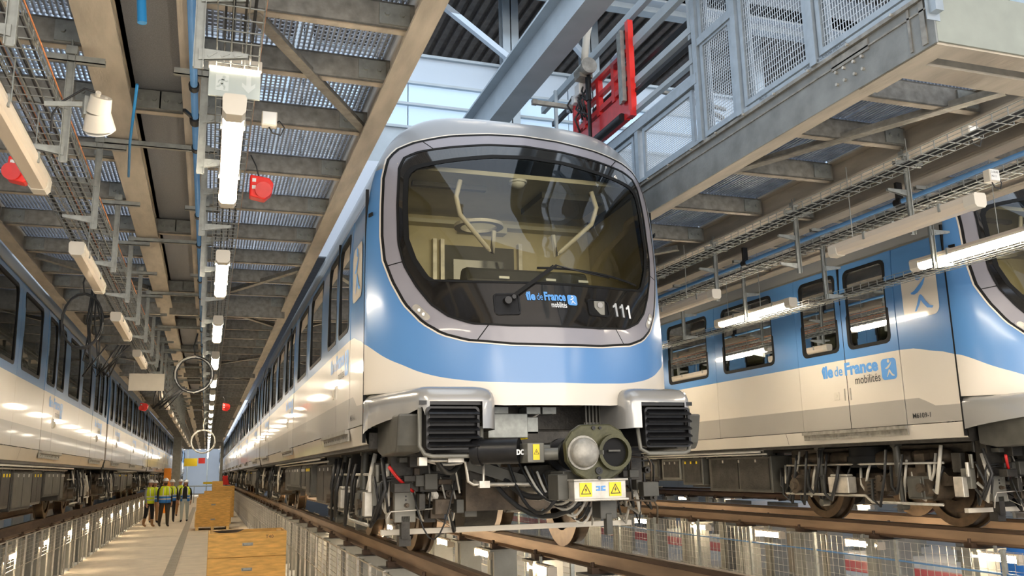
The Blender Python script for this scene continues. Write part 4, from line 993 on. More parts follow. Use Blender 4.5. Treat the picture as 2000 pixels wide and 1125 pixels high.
# front edge of the cage platform
MB().box(4.07, 9.5, 3.80, 3.815, 4.37, 4.74).build('front_beam', 'beam_front', pr, label='grey-green front beam')
MB().box(4.075, 9.5, 3.816, 3.97, 4.357, 4.375).box(4.2, 9.5, 4.07, 4.27, 4.357, 4.375).box(4.2, 9.5, 4.165, 4.18, 4.375, 4.62).build('cross_girder', 'beam_steel', pr)
MB().box(4.071, 4.22, 3.812, 4.5, 4.353, 4.3565).build('corner_plate', 'beam_steel', pr)
MB().box(4.055, 4.068, 3.80, 94, 4.36, 4.70).build('fascia_plate', 'beam_fascia', pr, label='grey steel fascia of the platform edge')
MB().box(4.03, 4.056, 3.80, 94, 4.672, 4.70).box(4.045, 4.056, 3.8, 94, 4.60, 4.612).build('fascia_lip', 'galv_cross', pr)
for b_ in ((4.35, 4.72, 4.58, 4.66), (3.86, 3.90, 4.38, 4.67), (3.98, 4.0, 4.38, 4.67)): MB().box(4.045, 4.056, *b_).build('splice_plate', 'galv_cross', pr)
bo = MB()
for k in range(4):
    for z in (4.47, 4.56): bo.cyl((4.055, 4.42 + k * .08 + (.02 if k > 1 else 0), z), (4.038, 4.42 + k * .08 + (.02 if k > 1 else 0), z), .012, 6)
for k in range(20): bo.cyl((4.03, 4.1 + k * .42, 4.69), (4.015, 4.1 + k * .42, 4.69), .010, 6)
bo.build('bolt', 'steel_pale', pr)
for txt, y, z in (('CAROSSERIE CAMIONS SPECIAUX', 4.98, 4.708), ('M6G 10', 5.55, 4.708), ('G-101', 3.9, 4.76)):
    V, Fc, w = text_mesh(txt, .03, 0)
    if y < 3.95: MB().add([(4.25 + u, 3.798, 4.69 + v) for u, v in V], Fc).build('lettering', 'ink', pr, fix=False)
    else: MB().add([(4.0245, y - u, z + v) for u, v in V], Fc).build('lettering', 'ink', pr, fix=False)
# ------------------------------------------------------------ wire cage standing on the platform edge
cg = thing('wire_cage', 'tall galvanised wire cage standing on the platform edge', 'cage', (4.05, 0, 4.70))
def cage_panel(y0, y1, z0, z1, sx=.028, sz=.05, dx=0., strip=True):
    fr = MB().box(-.015, .015, y0, y0 + .045, z0, z1).box(-.015, .015, y1 - .045, y1, z0, z1).box(-.0145, .0145, y0 + .045, y1 - .045, z0, z0 + .045).box(-.0145, .0145, y0 + .045, y1 - .045, z1 - .045, z1)
    o = fr.build('cage_frame', 'cage_steel', cg); o.location = (dx, 0, 0)
    w = wire_mesh(y1 - y0 - .06, z0 + .03, z1 - .03, sx, sz, .0022).build('wire_panel', 'cage_wire', o); w.location = (0, y0 + .03, 0)
    if strip:
        t = MB().box(.016, .028, y1 - .11, y1 - .045, z0 + .03, z1 - .03)
        for k in range(int((z1 - z0) / .06)): t.box(.012, .016, y1 - .10, y1 - .06, z0 + .06 + k * .06, z0 + .075 + k * .06)
        t.build('perforated_strip', 'cage_steel', o)
cage_panel(5.88, 6.38, .02, .92, .028, .028); cage_panel(5.88, 6.38, .95, 2.6)
cage_panel(4.92, 5.76, .05, 2.6); cage_panel(3.86, 4.82, .05, 2.6)
cage_panel(6.56, 7.55, .03, .55, .02, .02, strip=False); cage_panel(7.75, 9.4, .03, .55, .02, .02, strip=False)
for y, h in ((6.44, 2.7), (5.82, 2.7), (4.87, 2.7), (3.83, 1.2), (7.65, .62), (9.5, .62)): MB().box(-.035, .035, y - .035, y + .035, 0, h).build('cage_post', 'cage_steel', cg)
MB().box(-.03, .03, 5.85, 6.45, .90, .97).box(-.02, .02, 3.86, 5.8, -.0, .03).box(-.04, .04, 6.44, 11, .56, .66).box(-.03, .03, 6.44, 11, .0, .03).build('cage_rail', 'cage_steel', cg)
cl = MB().box(-.03, .03, 3.74, 3.80, -.16, .16).box(-.05, .05, 3.795, 3.80, -.2, .1); cl.build('corner_bracket', 'cage_steel', cg)
# handrail and rails on the far side of the platform
hr = thing('guard_rail', 'grey guard rail on the far side of the cage platform', 'railing', (7.0, 0, 4.70))
for k in range(12): MB().box(-.02, .02, 4 + k * 1.2, 4.04 + k * 1.2, 0, 1.1).build('rail_post', 'cage_steel', hr)
for z in (.55, 1.1): MB().box(-.02, .02, 4, 17.3, z - .02, z + .02).build('hand_rail', 'cage_steel', hr)
# sliding beams above the red frame
gb = thing('gantry_rails', 'long grey sliding rails above the red frame', 'rails', (4.07, 0, 0))
for y0, y1, z, h, m, dx in ((6.52, 9.5, 6.22, .10, 'hall_beam', 0), (6.52, 9.0, 6.02, .05, 'black_metal', .12), (6.52, 9.2, 5.80, .07, 'hall_beam', .0), (6.52, 9.2, 5.70, .04, 'black_metal', 0), (6.52, 9.6, 5.50, .05, 'hall_beam', 0), (6.52, 10, 5.37, .08, 'hall_white', .06), (6.52, 10.5, 6.45, .06, 'black_metal', .2), (6.52, 10.5, 6.62, .09, 'hall_beam', .05)):
    MB().box(dx - .03, dx + .03, y0, y1, z, z + h).build('sliding_rail', m, gb)
for y in (6.55, 9.9): MB().box(-.02, .02, y, y + .04, 5.37, 6.7).build('rail_hanger', 'hall_beam', gb)
for a, b in (((.1, 7.4, 5.62), (1.2, 7.9, 5.75)), ((.1, 7.1, 5.5), (.9, 7.5, 5.45))): MB().bar(a, b, .04, .03).build('sliding_arm', 'galv_cross', gb)
# ------------------------------------------------------------ red frame machine
rf = thing('red_gate_frame', 'red steel frame with motor hanging beside the train roof', 'machine', (4.02, 0, 0))
def R(mb, nm, m='red_paint', **k): return mb.build(nm, m, rf, **k)
yA, yB = 7.66, 9.20
R(MB().box(-.03, .03, yA, yA + .07, 5.50, 6.52), 'frame_post', 'red_bright'); R(MB().box(-.03, .03, yB - .05, yB, 5.44, 6.22), 'frame_post')
for z, h in ((5.98, .05), (6.18, .045), (5.80, .06)): R(MB().box(-.025, .025, yA + .071, yB - .051, z, z + h), 'frame_rail')
R(MB().box(-.015, .015, yA + .05, yB, 5.46, 5.76), 'kick_plate')
for y in (8.05, 8.45, 8.85): R(MB().box(-.028, .028, y, y + .07, 5.765, 6.19), 'frame_upright')
R(MB().box(-.05, .02, yA - .002, yA + .10, 5.44, 5.499).box(-.05, .0, yA + .1, yA + .7, 5.43, 5.50), 'bottom_bracket')
R(MB().cyl((-.07, yA + .14, 5.47), (-.07, yA + .95, 5.47), .045, 14), 'roller', 'black_metal')
R(MB().box(-.06, -.03, yA + .10, yA + .22, 5.64, 6.44).box(-.075, -.06, yA + .10, yA + .14, 5.64, 6.44), 'galvanised_channel', 'galv')
R(MB().cyl((-.09, 8.58, 5.50), (-.09, 8.58, 6.28), .022, 10).cyl((-.09, 8.58, 5.98), (-.09, 8.58, 6.30), .034, 12), 'piston', 'black_metal')
R(MB().cyl((-.12, 8.50, 6.36), (-.12, 8.74, 6.36), .08, 18).cyl((-.12, 8.46, 6.36), (-.12, 8.50, 6.36), .095, 18).box(-.2, -.04, 8.56, 8.72, 6.26, 6.31), 'motor', 'galv_cross')
R(MB().tube([(-.1, 8.65, 6.44), (-.08, 8.66, 6.6), (-.06, 8.62, 6.85), (0, 8.6, 7.1)], .045, 8), 'hanging_sling', 'plastic_cream')
R(MB().cbox((-.09, 8.8, 6.2), (.1, .14, .14)).cbox((-.09, 8.95, 6.14), (.08, .1, .1)), 'control_box', 'plastic_white', bevel=.01)
rg = random.Random(4)
for k in range(12):
    y = rg.uniform(8.6, 9.1); z = rg.uniform(5.95, 6.3)
    R(MB().tube([(-.08, y, z), (-.13, y + rg.uniform(-.08, .08), z - .1), (-.07, y + rg.uniform(-.14, .1), z - rg.uniform(.15, .35))], .012, 6), 'cable', 'cable_black')
R(MB().ball((0, 7.95, 6.20), .14, 10, 7, (.5, 1.5, .6)), 'plastic_wrap', 'clear_glass')
R(MB().box(-.5, -.44, 9.3, 9.36, 6.2, 6.26).bar((-.47, 9.33, 6.23), (0, 9.2, 6.16), .05, .05), 'stop_arm', 'galv_cross')
# ============================================================ upper hall: roof, end glazing, columns
roof = struct(MB().box(-14, 30, 22.0, 101, 9.9, 10.0).box(-14, 30, -6, 22, 10.6, 10.7).build('ceiling', 'deck_steel'))
dk = MB()
for k in range(150): dk.box(-8 + k * .22, -7.9 + k * .22, 3, 40, 9.78 if False else 10.5, 10.6)
dk.build('roof_rib', 'deck_steel', roof)['kind'] = 'stuff'
WY = 14.0
uw = struct(MB().box(-12, 24, WY, WY + .12, 9.03, 9.06).build('wall_upper', 'hall_beam'))
for z in (9.03, 8.51, 8.11, 7.68): MB().box(-12, 24, WY - .05, WY + .1, z - .045, z).build('mullion', 'hall_beam', uw)
MB().box(-12, 24, WY, WY + .2, 7.0, 7.64).build('spandrel', 'hall_beam', uw)
MB().box(-12, 24, WY, WY + .1, 5.3, 7.0).build('lower_cladding', 'end_blue', uw)
k = 0
for x in range(-12, 24, 3):
    for z0, z1, m in ((8.51, 8.985, 'hall_white'), (8.11, 8.465, 'window_sky'), (7.68, 8.065, 'window_sky')):
        MB().box(x + .01, x + 2.99, WY + .02, WY + .05, z0, z1).build('glazing_panel', m, uw)
for x, y, w in ((4.83, WY - .2, .3), (6.38, WY - .25, .32), (1.2, WY - .2, .3), (10, WY - .2, .3)):
    o = MB().box(x - w / 2, x + w / 2, y, y + .02, 5, 10.5).box(x - w / 2, x + w / 2, y + .2, y + .22, 5, 10.5).box(x - .01, x + .01, y, y + .22, 5, 10.5).build('hall_column', 'hall_beam')
    tag(o, {4.83: 'grey steel column behind the diagonal roof beam', 6.38: 'grey steel column beside the red frame', 1.2: 'grey steel hall column hidden over the grating platform', 10: 'grey steel hall column seen through the wire cage'}[x], 'column', 'upper hall columns')
o = ibeam(3.32, 3.60, 2, WY, 6.4, 6.95, .03).build('roof_beam', 'hall_beam'); tag(o, 'long grey I-beam running above the roof of the train numbered 111', 'beam')
o = MB().box(-12, 24, 12.4, 12.5, 9.72, 10.6).box(-12, 24, 12.2, 12.7, 9.70, 9.74).build('roof_beam', 'hall_white'); tag(o, 'pale transverse roof beam over the glazed end', 'beam')
for a, b, l in (((3.2, 13.4, 9.9), (4.7, 13.6, 9.0), 'white diagonal brace nearer the walkway under the roof deck'), ((5.3, 13.4, 9.95), (6.3, 13.6, 9.1), 'white diagonal brace between the two hall columns')):
    o = MB().bar(a, b, .10, .1).build('roof_brace', 'hall_white'); tag(o, l, 'brace')
sl = MB()
for k in range(7): sl.box(2.5 + k * 1.5, 3.3 + k * 1.5, 11.5, 11.56, 9.97, 9.99)
st = thing('skylight_strip', 'row of bright skylight slots in the hall roof', 'skylight', (0, 0, 0))
for k in range(8): MB().box(3 + k * 1.2, 3.8 + k * 1.2, 9.0, 9.12, 10.55, 10.59).build('light_slot', 'lamp_on', st)
for k in range(6): MB().box(7 + k * 1.2, 7.6 + k * 1.2, 6.0, 6.10, 10.55, 10.59).build('light_slot', 'lamp_on', st)
# side wall with windows on the far side of the upper hall
sw = struct(MB().box(16, 16.2, -2, 40, 5, 7.2).box(16, 16.2, -2, 40, 9.2, 10.6).build('wall_side', 'end_blue'))
for k in range(16): MB().box(15.95, 16.1, -2 + k * 2.5, -1.85 + k * 2.5, 7.2, 9.2).build('window_post', 'hall_beam', sw)
for k in range(15): MB().box(16.05, 16.08, -1.85 + k * 2.5, .5 + k * 2.5, 7.2, 9.2).build('window_pane', 'window_sky', sw)
MB().box(15.95, 16.1, -2, 40, 8.2, 8.3).build('window_rail', 'hall_beam', sw)
for k in range(5):
    o = MB().box(12, 12.3, 3 + k * 3.2, 3.3 + k * 3.2, 4.8, 10.6).build('hall_column', 'hall_beam'); tag(o, ORD[k] + ' side column seen through the wire cage', 'column')
for k in range(4):
    o = MB().box(4.5, 16, 4.6 + k * 2.6, 4.8 + k * 2.6, 9.6, 10.1).build('roof_beam', 'hall_beam'); tag(o, ORD[k] + ' transverse roof beam over the wire cage', 'beam')

o = MB().box(-.02, .02, -.16, .16, -.07, .07).build('green_sign', 'exit_green'); o.location = (12.4, 17.0, .98); tag(o, 'small green exit sign glowing beyond the wire fence', 'sign')
for y, l in ((13.6, 'pale box on the floor behind the dark equipment box of the M6109-1 car'), (15.0, 'cream box on the floor farther behind the M6109-1 car')):
    t = thing('pale_cabinet', l, 'box', (9.95, y, 0)); MB().box(-.3, .3, -.45, .45, 0, 1.22).build('cabinet_body', 'plastic_white', t, bevel=.01); MB().box(-.31, -.3, -.4, .4, .05, 1.15).build('cabinet_door', 'plastic_cream', t)
t = thing('blue_barrel', 'blue container behind the wire fence at the lower corner of the view', 'container', (11.2, 10.2, 0)); MB().cyl((0, 0, 0), (0, 0, .8), .28, 20).build('barrel_body', 'vest_blue', t); MB().cyl((0, 0, .8), (0, 0, .86), .29, 20).build('barrel_lid', 'plastic_white', t)
# ============================================================ services under the platforms
STRUT = lambda L: MB().box(0, L, -.02, .02, 0, .006).box(0, L, -.02, -.016, 0, .04).box(0, L, .016, .02, 0, .04)
PO = MB().box(-.022, .022, -.004, .004, 0, .70).box(-.022, -.018, -.02, .004, 0, .70).box(.018, .022, -.02, .004, 0, .70)
POM = PO.mesh('post', 'galv')
BR = MB().prism([(0, .0), (.21, .035), (.21, .05), (0, .055)], 'y', -.012, -.008).prism([(0, .0), (.21, .035), (.21, .05), (0, .055)], 'y', .008, .012).box(0, .21, -.012, .012, .05, .054)
for k in range(3): BR.bar((.04 + k * .055, -.013, .018 + k * .008), (.075 + k * .055, -.013, .045), .004, .01)
BRM = BR.mesh('bracket_arm', 'galv')
CLM = MB().box(-.03, .03, -.03, .03, 0, .05).cyl((0, .02, 0), (0, .02, .09), .006, 6).cyl((0, -.02, 0), (0, -.02, .09), .006, 6).mesh('beam_clamp', 'galv')
def hanger(x, y, side, label, strut=None, zb=3.65, levels=(.04, .32), grp=None):
    t = thing('tray_hanger', label, 'bracket', (x, y, zb), grp)
    put('post', POM, t)
    for z in levels:
        b = put('bracket_arm', BRM, t, (0, 0, z))
        if side < 0: b.rotation_euler = (0, 0, math.pi)
    if strut:
        a, b = strut; STRUT(b - a).build('strut', 'galv', t).location = (a - x, 0, 4.31 - zb - (.045 if b - a < .4 else 0))
    put('beam_clamp', CLM, t, (0, 0, .66))
    return t
def tray(x0, x1, z, y0, y1, label, cables, h=.055, far=20):
    t = thing('cable_tray', label, 'cable tray', (0, 0, 0))
    lw = MB()
    for x in (x0, (2 * x0 + x1) / 3, (x0 + 2 * x1) / 3, x1): lw.bar((x, y0, z), (x, y1, z), .005, .005)
    for x in (x0, x1): lw.bar((x, y0, z + h), (x, y1, z + h), .005, .005).bar((x, y0, z + h / 2), (x, y1, z + h / 2), .004, .004)
    lw.build('long_wire', 'galv', t)
    cw = MB().bar((x0, 0, z), (x1, 0, z), .005, .005).bar((x0, 0, z), (x0, 0, z + h), .005, .005).bar((x1, 0, z), (x1, 0, z + h), .005, .005).mesh('cross_wire', 'galv', fix=False)
    y = y0; n = 0
    while y < min(y1, far) and n < 170: put('cross_wire', cw, t, (0, y, 0)); y += .12; n += 1
    rg = random.Random(int(abs(x0) * 100))
    cm = {}
    for k in range(cables):
        xx = x0 + (x1 - x0) * (k + .6) / (cables + .3); P = []
        for j in range(14): P.append((xx + rg.uniform(-.012, .012), y0 + (min(y1, 40) - y0) * j / 13, z + .012 + rg.uniform(0, .012)))
        MB().tube(P, rg.choice((.006, .008, .011)), 5).build('cable', rg.choice(('cable_black', 'cable_black', 'cable_pale')), t)
    P = [(x1 + .004, y0 + (min(y1, 40) - y0) * j / 40, z + h + .004 + .006 * math.sin(j * 1.7)) for j in range(41)]
    MB().tube(P, .005, 5).build('earth_cable', 'cable_orange', t)
    return t
tray(-.05, .16, 3.98, 1, 60, 'wire cable tray over the lit row of lamps above the walkway', 4)
tray(-1.10, -.90, 3.98, 1, 60, 'wire cable tray above the unlit lamps beside the people’s train'.replace('’', ''), 4)
tray(-1.34, -1.16, 4.12, 1, 60, 'higher wire cable tray between the unlit lamps and the train of the walking people', 3)
for k in range(22):
    y = 3.87 + 1.47 * k
    hanger(-.12, y, 1, ORD[k] + ' galvanised hanger of the tray over the lit lamp row', (-.84, -.04) if k % 2 == 0 else (-.30, .0))
    hanger(-.86, y, -1, ORD[k] + ' galvanised hanger of the tray over the unlit lamp row', (-1.0, -.68))
# blue pipes
t = thing('blue_pipe', 'long blue compressed air pipe clamped along the platform beam', 'pipe', (0, 0, 0))
MB().tube([(-.185, 1.0, 4.25), (-.185, 60, 4.25)], .022, 10).build('pipe', 'pipe_blue', t)
for k in range(26):
    MB().cyl((-.185, 3.6 + k * 1.47 + (.35 if k % 2 else 0), 4.25), (-.185, 3.66 + k * 1.47 + (.35 if k % 2 else 0), 4.25), .032, 12).box(-.19, -.18, 3.6 + k * 1.47, 3.63 + k * 1.47, 4.27, 4.36).build('pipe_clip', 'black_metal', t)
MB().cyl((-.185, 5.95, 4.25), (-.185, 6.05, 4.25), .036, 12).bar((-.185, 6.0, 4.25), (-.25, 5.8, 4.23), .02, .02).build('pipe_valve', 'black_metal', t)
o = MB().tube([(-.51, 5.45, 4.22), (-.60, 6.2, 4.12), (-.66, 6.9, 4.1)], .009, 8).build('blue_rod', 'pipe_bright'); tag(o, 'thin bright blue rod hanging across the platform beam', 'rod')
o = MB().cyl((-.42, 4.3, 4.28), (-.40, 4.3, 4.05), .022, 12).build('blue_pipe_stub', 'pipe_bright'); tag(o, 'short blue pipe stub hanging at the top edge of the view', 'pipe')
t = thing('blue_pipe', 'blue compressed air pipe running under the cage platform', 'pipe', (0, 0, 0))
MB().tube([(5.68, 4.6, 4.12), (5.68, 24, 4.12)], .024, 10).build('pipe', 'pipe_blue', t)
for k in range(6): MB().cyl((5.68, 5.9 + k * 2.4, 4.12), (5.68, 5.98 + k * 2.4, 4.12), .04, 12).box(5.65, 5.71, 5.92 + k * 2.4, 5.95 + k * 2.4, 4.12, 4.30).build('pipe_clip', 'black_metal', t)
# ------------------------------------------------------------ tube lamps
LB = MB().prism([(-.052, .10), (.052, .10), (.055, .075), (.05, .055), (-.05, .055), (-.055, .075)], 'y', 0, 1.55).mesh('lamp_housing', 'lamp_body')
LD = MB().prism([(-.05, .055), (.05, .055), (.047, .02), (.032, .004), (-.032, .004), (-.047, .02)], 'y', .09, 1.50)
LD1 = LD.mesh('diffuser', 'lamp_on'); LD0 = LD.mesh('diffuser', 'lamp_off')
LE = MB().prism([(-.056, .085), (-.045, .104), (.045, .104), (.056, .085), (.053, .02), (.036, -.001), (-.036, -.001), (-.053, .02)], 'y', -.01, .09)
LEM = LE.mesh('end_cap', 'plastic_cream')
LC = MB().box(-.06, .06, .5, .52, .05, .112).mesh('lamp_clip', 'galv')
LR = {}
def lamp(x, y, z, on, label, L=1.55, rz=0):
    t = thing('tube_lamp', label, 'lamp', (x, y, z), 'tube lamps under the platforms', rz)
    put('lamp_housing', LB, t); put('diffuser', LD1 if on else LD0, t); put('end_cap', LEM, t); e = put('end_cap', LEM, t, (0, L, 0)); e.rotation_euler = (0, 0, math.pi)
    put('lamp_clip', LC, t, (0, -.2, 0)); put('lamp_clip', LC, t, (0, .6, 0))
    top = 3.985 - z if x < 3 else 4.36 - z
    if top not in LR: LR[top] = MB().cyl((0, 0, .1), (0, 0, top), .004, 5).mesh('lamp_rod', 'galv')
    put('lamp_rod', LR[top], t, (0, .61, 0)); put('lamp_rod', LR[top], t, (0, 1.3, 0))
    return t
for k in range(29): lamp(.045, 4.12 + 3.12 * k, 3.55, True, ORD[k] + ' lit tube lamp in the row over the walkway crates')
for k in range(17): lamp(-1.02, 4.12 + 3.12 * k - (0.0), 3.55, False, ORD[k] + ' unlit cream tube lamp in the row beside the walking people')
for k in range(5):
    lamp(5.06, 4.55 + 3.45 * k, 3.62, False, ORD[k] + ' unlit tube lamp under the cage platform nearer the red frame')
    lamp(6.12, 4.75 + 3.38 * k, 3.60, True, ORD[k] + ' lit tube lamp under the cage platform above the M6109-1 car')
for k in range(3):
    lamp(.045, 4.12 - 3.12 * (k + 1), 3.55, True, ['lit tube lamp over the walkway just behind the view', 'lit tube lamp over the walkway well behind the view', 'last lit tube lamp over the walkway behind the view'][k])
for k in range(2): lamp(6.12, 4.75 - 3.38 * (k + 1), 3.60, True, ['lit tube lamp just ahead of the cage platform', 'lit tube lamp well ahead of the cage platform'][k])
# cage platform services
tray(4.62, 4.80, 3.98, 3.5, 24, 'wire cable tray under the cage platform nearest to the platform fascia', 3)
tray(5.36, 5.55, 3.92, 3.5, 24, 'wire cable tray under the cage platform beside the blue pipe', 4)
tray(6.28, 6.48, 3.62, 3.5, 24, 'wire cable tray under the cage platform in front of the M6109-1 car', 4)
for k in range(9):
    y = 4.0 + 1.47 * k
    hanger(5.33, y, -1, ORD[k] + ' galvanised hanger under the cage platform on its inner beam', (5.22, 5.5), 3.68)
    hanger(6.02, y + .5, 1, ORD[k] + ' galvanised hanger under the cage platform above the M6109-1 car', (5.9, 6.2), 3.55, (.0, .3))
# ------------------------------------------------------------ exit sign, speaker, alarms, boxes, cable loops
t = thing('exit_sign', 'white illuminated exit sign with running figure and down arrow', 'sign', (.045, 4.55, 3.82))
MB().box(-.135, .135, -.02, .02, .16, .215).build('sign_housing', 'plastic_cream', t, bevel=.006)
MB().box(-.125, .125, -.012, .012, .145, .162).build('sign_light', 'lamp_on', t)
sgp = MB().box(-.13, .13, -.008, .008, 0, .148).build('sign_panel', 'sign_glass', t, bevel=.002)
mk = MB().box(-.095, -.03, -.0095, -.0085, .03, .118)
mk.build('sign_field', 'sign_ink', sgp)
mk = MB(); A0 = .07
arrow = [(A0 - .012, .125), (A0 + .012, .125), (A0 + .012, .07), (A0 + .034, .088), (A0 + .034, .066), (A0, .03), (A0 - .034, .066), (A0 - .034, .088), (A0 - .012, .07)]
mk.add([(u, -.0095, v) for u, v in arrow], [(0, 1, 2, 8), (2, 3, 4, 5), (8, 7, 6, 5), (2, 5, 8)]); mk.build('sign_arrow', 'sign_ink', sgp, fix=False)
mk = MB()
for a, b, w in (((-.058, .095), (-.064, .068), .013), ((-.064, .07), (-.048, .05), .010), ((-.048, .05), (-.052, .036), .008), ((-.064, .07), (-.078, .052), .010), ((-.078, .052), (-.09, .05), .008), ((-.058, .092), (-.042, .082), .007), ((-.042, .082), (-.034, .088), .006), ((-.06, .092), (-.078, .085), .007), ((-.078, .085), (-.082, .072), .006)):
    mk.bar((a[0], -.0105, a[1]), (b[0], -.0105, b[1]), .001, w, up=(b[1] - a[1], 0, a[0] - b[0]))
mk.cyl((-.054, -.010, .106), (-.054, -.012, .106), .0085, 12); mk.build('running_figure', 'sign_glass', sgp)
MB().box(-.03, .03, -.01, .01, .215, .26).build('sign_bracket', 'galv', t)
t = thing('loudspeaker', 'cream horn loudspeaker hanging between the blue rod and the tray hangers', 'speaker', (-.62, 4.75, 3.72), None, .3)
MB().cyl((0, -.05, .09), (0, .0, .02), .052, 24, .06).cyl((0, .0, .02), (.02, .05, -.05), .06, 24, .08).cyl((-.02, -.055, .09), (-.02, -.075, .10), .014, 10).cyl((.02, -.05, .07), (.02, -.07, .08), .008, 8).build('speaker_horn', 'plastic_cream', t, smooth=40)
MB().cyl((.021, .052, -.052), (.0225, .055, -.055), .072, 24).build('speaker_mouth', 'plastic_white', t)
MB().bar((-.02, .05, .08), (-.24, .1, .05), .012, .025).box(-.07, -.05, -.0, .06, .0, .1).build('speaker_bracket', 'galv', t)
MB().tube([(-.02, -.07, .10), (-.08, -.04, .12), (-.16, .1, .08), (-.2, .08, 0), (-.2, .08, -.1)], .006, 6).build('cable', 'cable_black', t)
def loop_cable(c, r, n, m, label, rad=.006, sq=1.):
    t = thing('cable_loop', label, 'cable', c); rg = random.Random(int(c[1] * 10))
    for k in range(n):
        P = []; a0 = rg.uniform(0, 6); rr = r * rg.uniform(.85, 1.05)
        for j in range(19):
            a = a0 + 2 * math.pi * j / 18; P.append((rr * math.cos(a) + rg.uniform(-.005, .005), rg.uniform(-.015, .015), rr * sq * math.sin(a)))
        MB().tube(P, rad, 6).build('cable', m[k % len(m)], t)
    MB().tube([(0, 0, r * sq), (-.02, 0, r * sq + .12), (.02, 0, r * sq + .3)], rad, 6).build('cable', m[0], t)
loop_cable((-.22, 12.6, 3.22), .26, 4, ('cable_black', 'cable_pale', 'plastic_white'), 'large coil of black and white cable hanging over the walkway', .010)
loop_cable((-.12, 24.5, 2.75), .30, 3, ('cable_pale', 'plastic_white'), 'distant coil of white cable hanging over the walkway', .012)
loop_cable((-1.35, 10.4, 3.55), .20, 3, ('cable_black',), 'loose black cables hanging beside the third unlit lamp', .010, 1.5)
loop_cable((5.72, 4.35, 3.70), .15, 4, ('cable_black', 'cable_black', 'cable_pale'), 'coil of dark cable hanging under the cage platform', .007)
def jbox(x, y, z, label, writing=None):
    t = thing('junction_box', label, 'box', (x, y, z))
    MB().box(-.045, .045, -.03, .03, -.045, .045).build('box_body', 'plastic_cream', t, bevel=.006); MB().box(-.04, .04, -.035, -.03, -.04, .04).build('box_lid', 'plastic_white', t, bevel=.003)
    MB().tube([(0, 0, -.045), (.02, 0, -.08), (.07, 0, -.09), (.09, 0, -.04), (.06, 0, .0), (.0, .03, -.03)], .005, 6).build('cable', 'cable_black', t)
    if writing:
        for i, w_ in enumerate(writing):
            V, Fc, w = text_mesh(w_, .022, 0); MB().add([(-.036 + u, -.0365, .012 - i * .03 + v) for u, v in V], Fc).build('lettering', 'ink', t, fix=False)
jbox(-1.04, 4.35, 4.12, 'small cream junction box near the top corner beside the tray', ('2-10', 'P'))
jbox(.26, 5.2, 3.98, 'small cream junction box behind the exit sign')
jbox(5.20, 4.55, 3.86, 'white junction box with handwritten number under the cage platform', ('2-3240', 'N-11'))
jbox(4.95, 4.45, 4.12, 'clear grey junction box on the strut under the cage platform')
def alarm(x, y, z, sx, label):
    t = thing('alarm_sounder', label, 'alarm', (x, y, z))
    MB().prism([(-.06, -.07), (.04, -.09), (.09, -.04), (.10, .03), (.07, .07), (-.06, .085)], 'y', -.05, .05).build('sounder_body', 'red_bright', t, bevel=.012)
    MB().cyl((.03 * sx, -.052, -.02), (.03 * sx, -.08, -.03), .045, 16, .055).build('sounder_horn', 'red_paint', t)
    for z_ in (.045, -.005): MB().box(-.045, -.02, -.053, -.05, z_ - .015, z_ + .01).build('label_plate', 'plastic_white', t)
    MB().tube([(0, 0, .08), (-.02, 0, .16), (-.06, 0, .24)], .005, 6).build('cable', 'cable_black', t)
alarm(.25, 6.1, 3.83, 1, 'red alarm sounder beside the first lit lamp and its tray')
alarm(-1.23, 6.1, 3.82, -1, 'red alarm sounder behind the first unlit lamp')
alarm(.33, 20.5, 3.35, 1, 'distant red alarm sounder on the crate side of the walkway lamps')
alarm(-1.35, 20.5, 3.35, -1, 'distant red alarm sounder over the train beside the people')
t = thing('hanging_panel', 'blank cream panel hanging under the fourth unlit lamp', 'sign', (-1.0, 15.6, 3.40)); MB().box(-.27, .27, -.01, .01, -.14, .14).build('panel_board', 'plastic_cream', t)
for x in (-.2, .2): MB().box(x - .004, x + .004, -.004, .004, .14, .35).build('panel_wire', 'galv', t)
# bunches of hanging black cables
for x, y, n, l in ((-1.42, 11.9, 6, 'bunch of black cables hanging beside the people’s train', ), (-.9, 17.5, 5, 'farther bunch of black cables hanging under the unlit lamps')):
    t = thing('cable_bunch', l.replace('’s', ''), 'cable', (x, y, 4.3)); rg = random.Random(int(y))
    for k in range(n):
        MB().tube([(rg.uniform(-.05, .05), 0, 0), (rg.uniform(-.08, .08), .05, -.5), (rg.uniform(-.1, .1), 0, -1.0), (rg.uniform(-.1, .3), 0, -1.2), (rg.uniform(.1, .5), 0, -.8)], .011, 6).build('cable', 'cable_black', t)
# far end of the walkway: yellow box, red sign, orange frame, grey posts, guard rail
t = thing('orange_frame', 'orange safety frame at the track behind the walking people', 'frame', (-1.95, 52, 0))
MB().box(-.15, .15, -.1, .1, 0, 2.3).box(-.15, .15, -1.6, -1.4, 0, 2.3).box(-.12, .12, -1.5, .1, 2.15, 2.3).build('frame_bar', 'orange', t)
for x, y, l in ((-1.8, 60, 'grey post at the end of the walkway behind the people'), (1.02, 70, 'slim grey post at the end of the walkway behind the crates')):
    w_ = .25 if x < 0 else .1
    o = MB().box(-w_, w_, -.2, .2, 0, 4.3).build('hall_post', 'pillar_paint'); o.location = (x, y, 0); tag(o, l, 'post')
o = MB().box(-.4, .4, -.2, .2, -.25, .25).build('yellow_box', 'yellow'); o.location = (-1.0, 62, 2.75); tag(o, 'yellow box hanging at the far end over the walkway', 'box')
o = MB().box(-.25, .25, -.02, .02, -.3, .3).build('red_sign', 'red_bright'); o.location = (1.3, 64, 1.55); tag(o, 'red sign at the far end beyond the crates', 'sign')
o = MB().box(-.25, .25, -.02, .02, -.22, .22).build('red_sign', 'red_bright'); o.location = (-.4, 75, 3.05); tag(o, 'small red sign high at the far end of the walkway', 'sign')
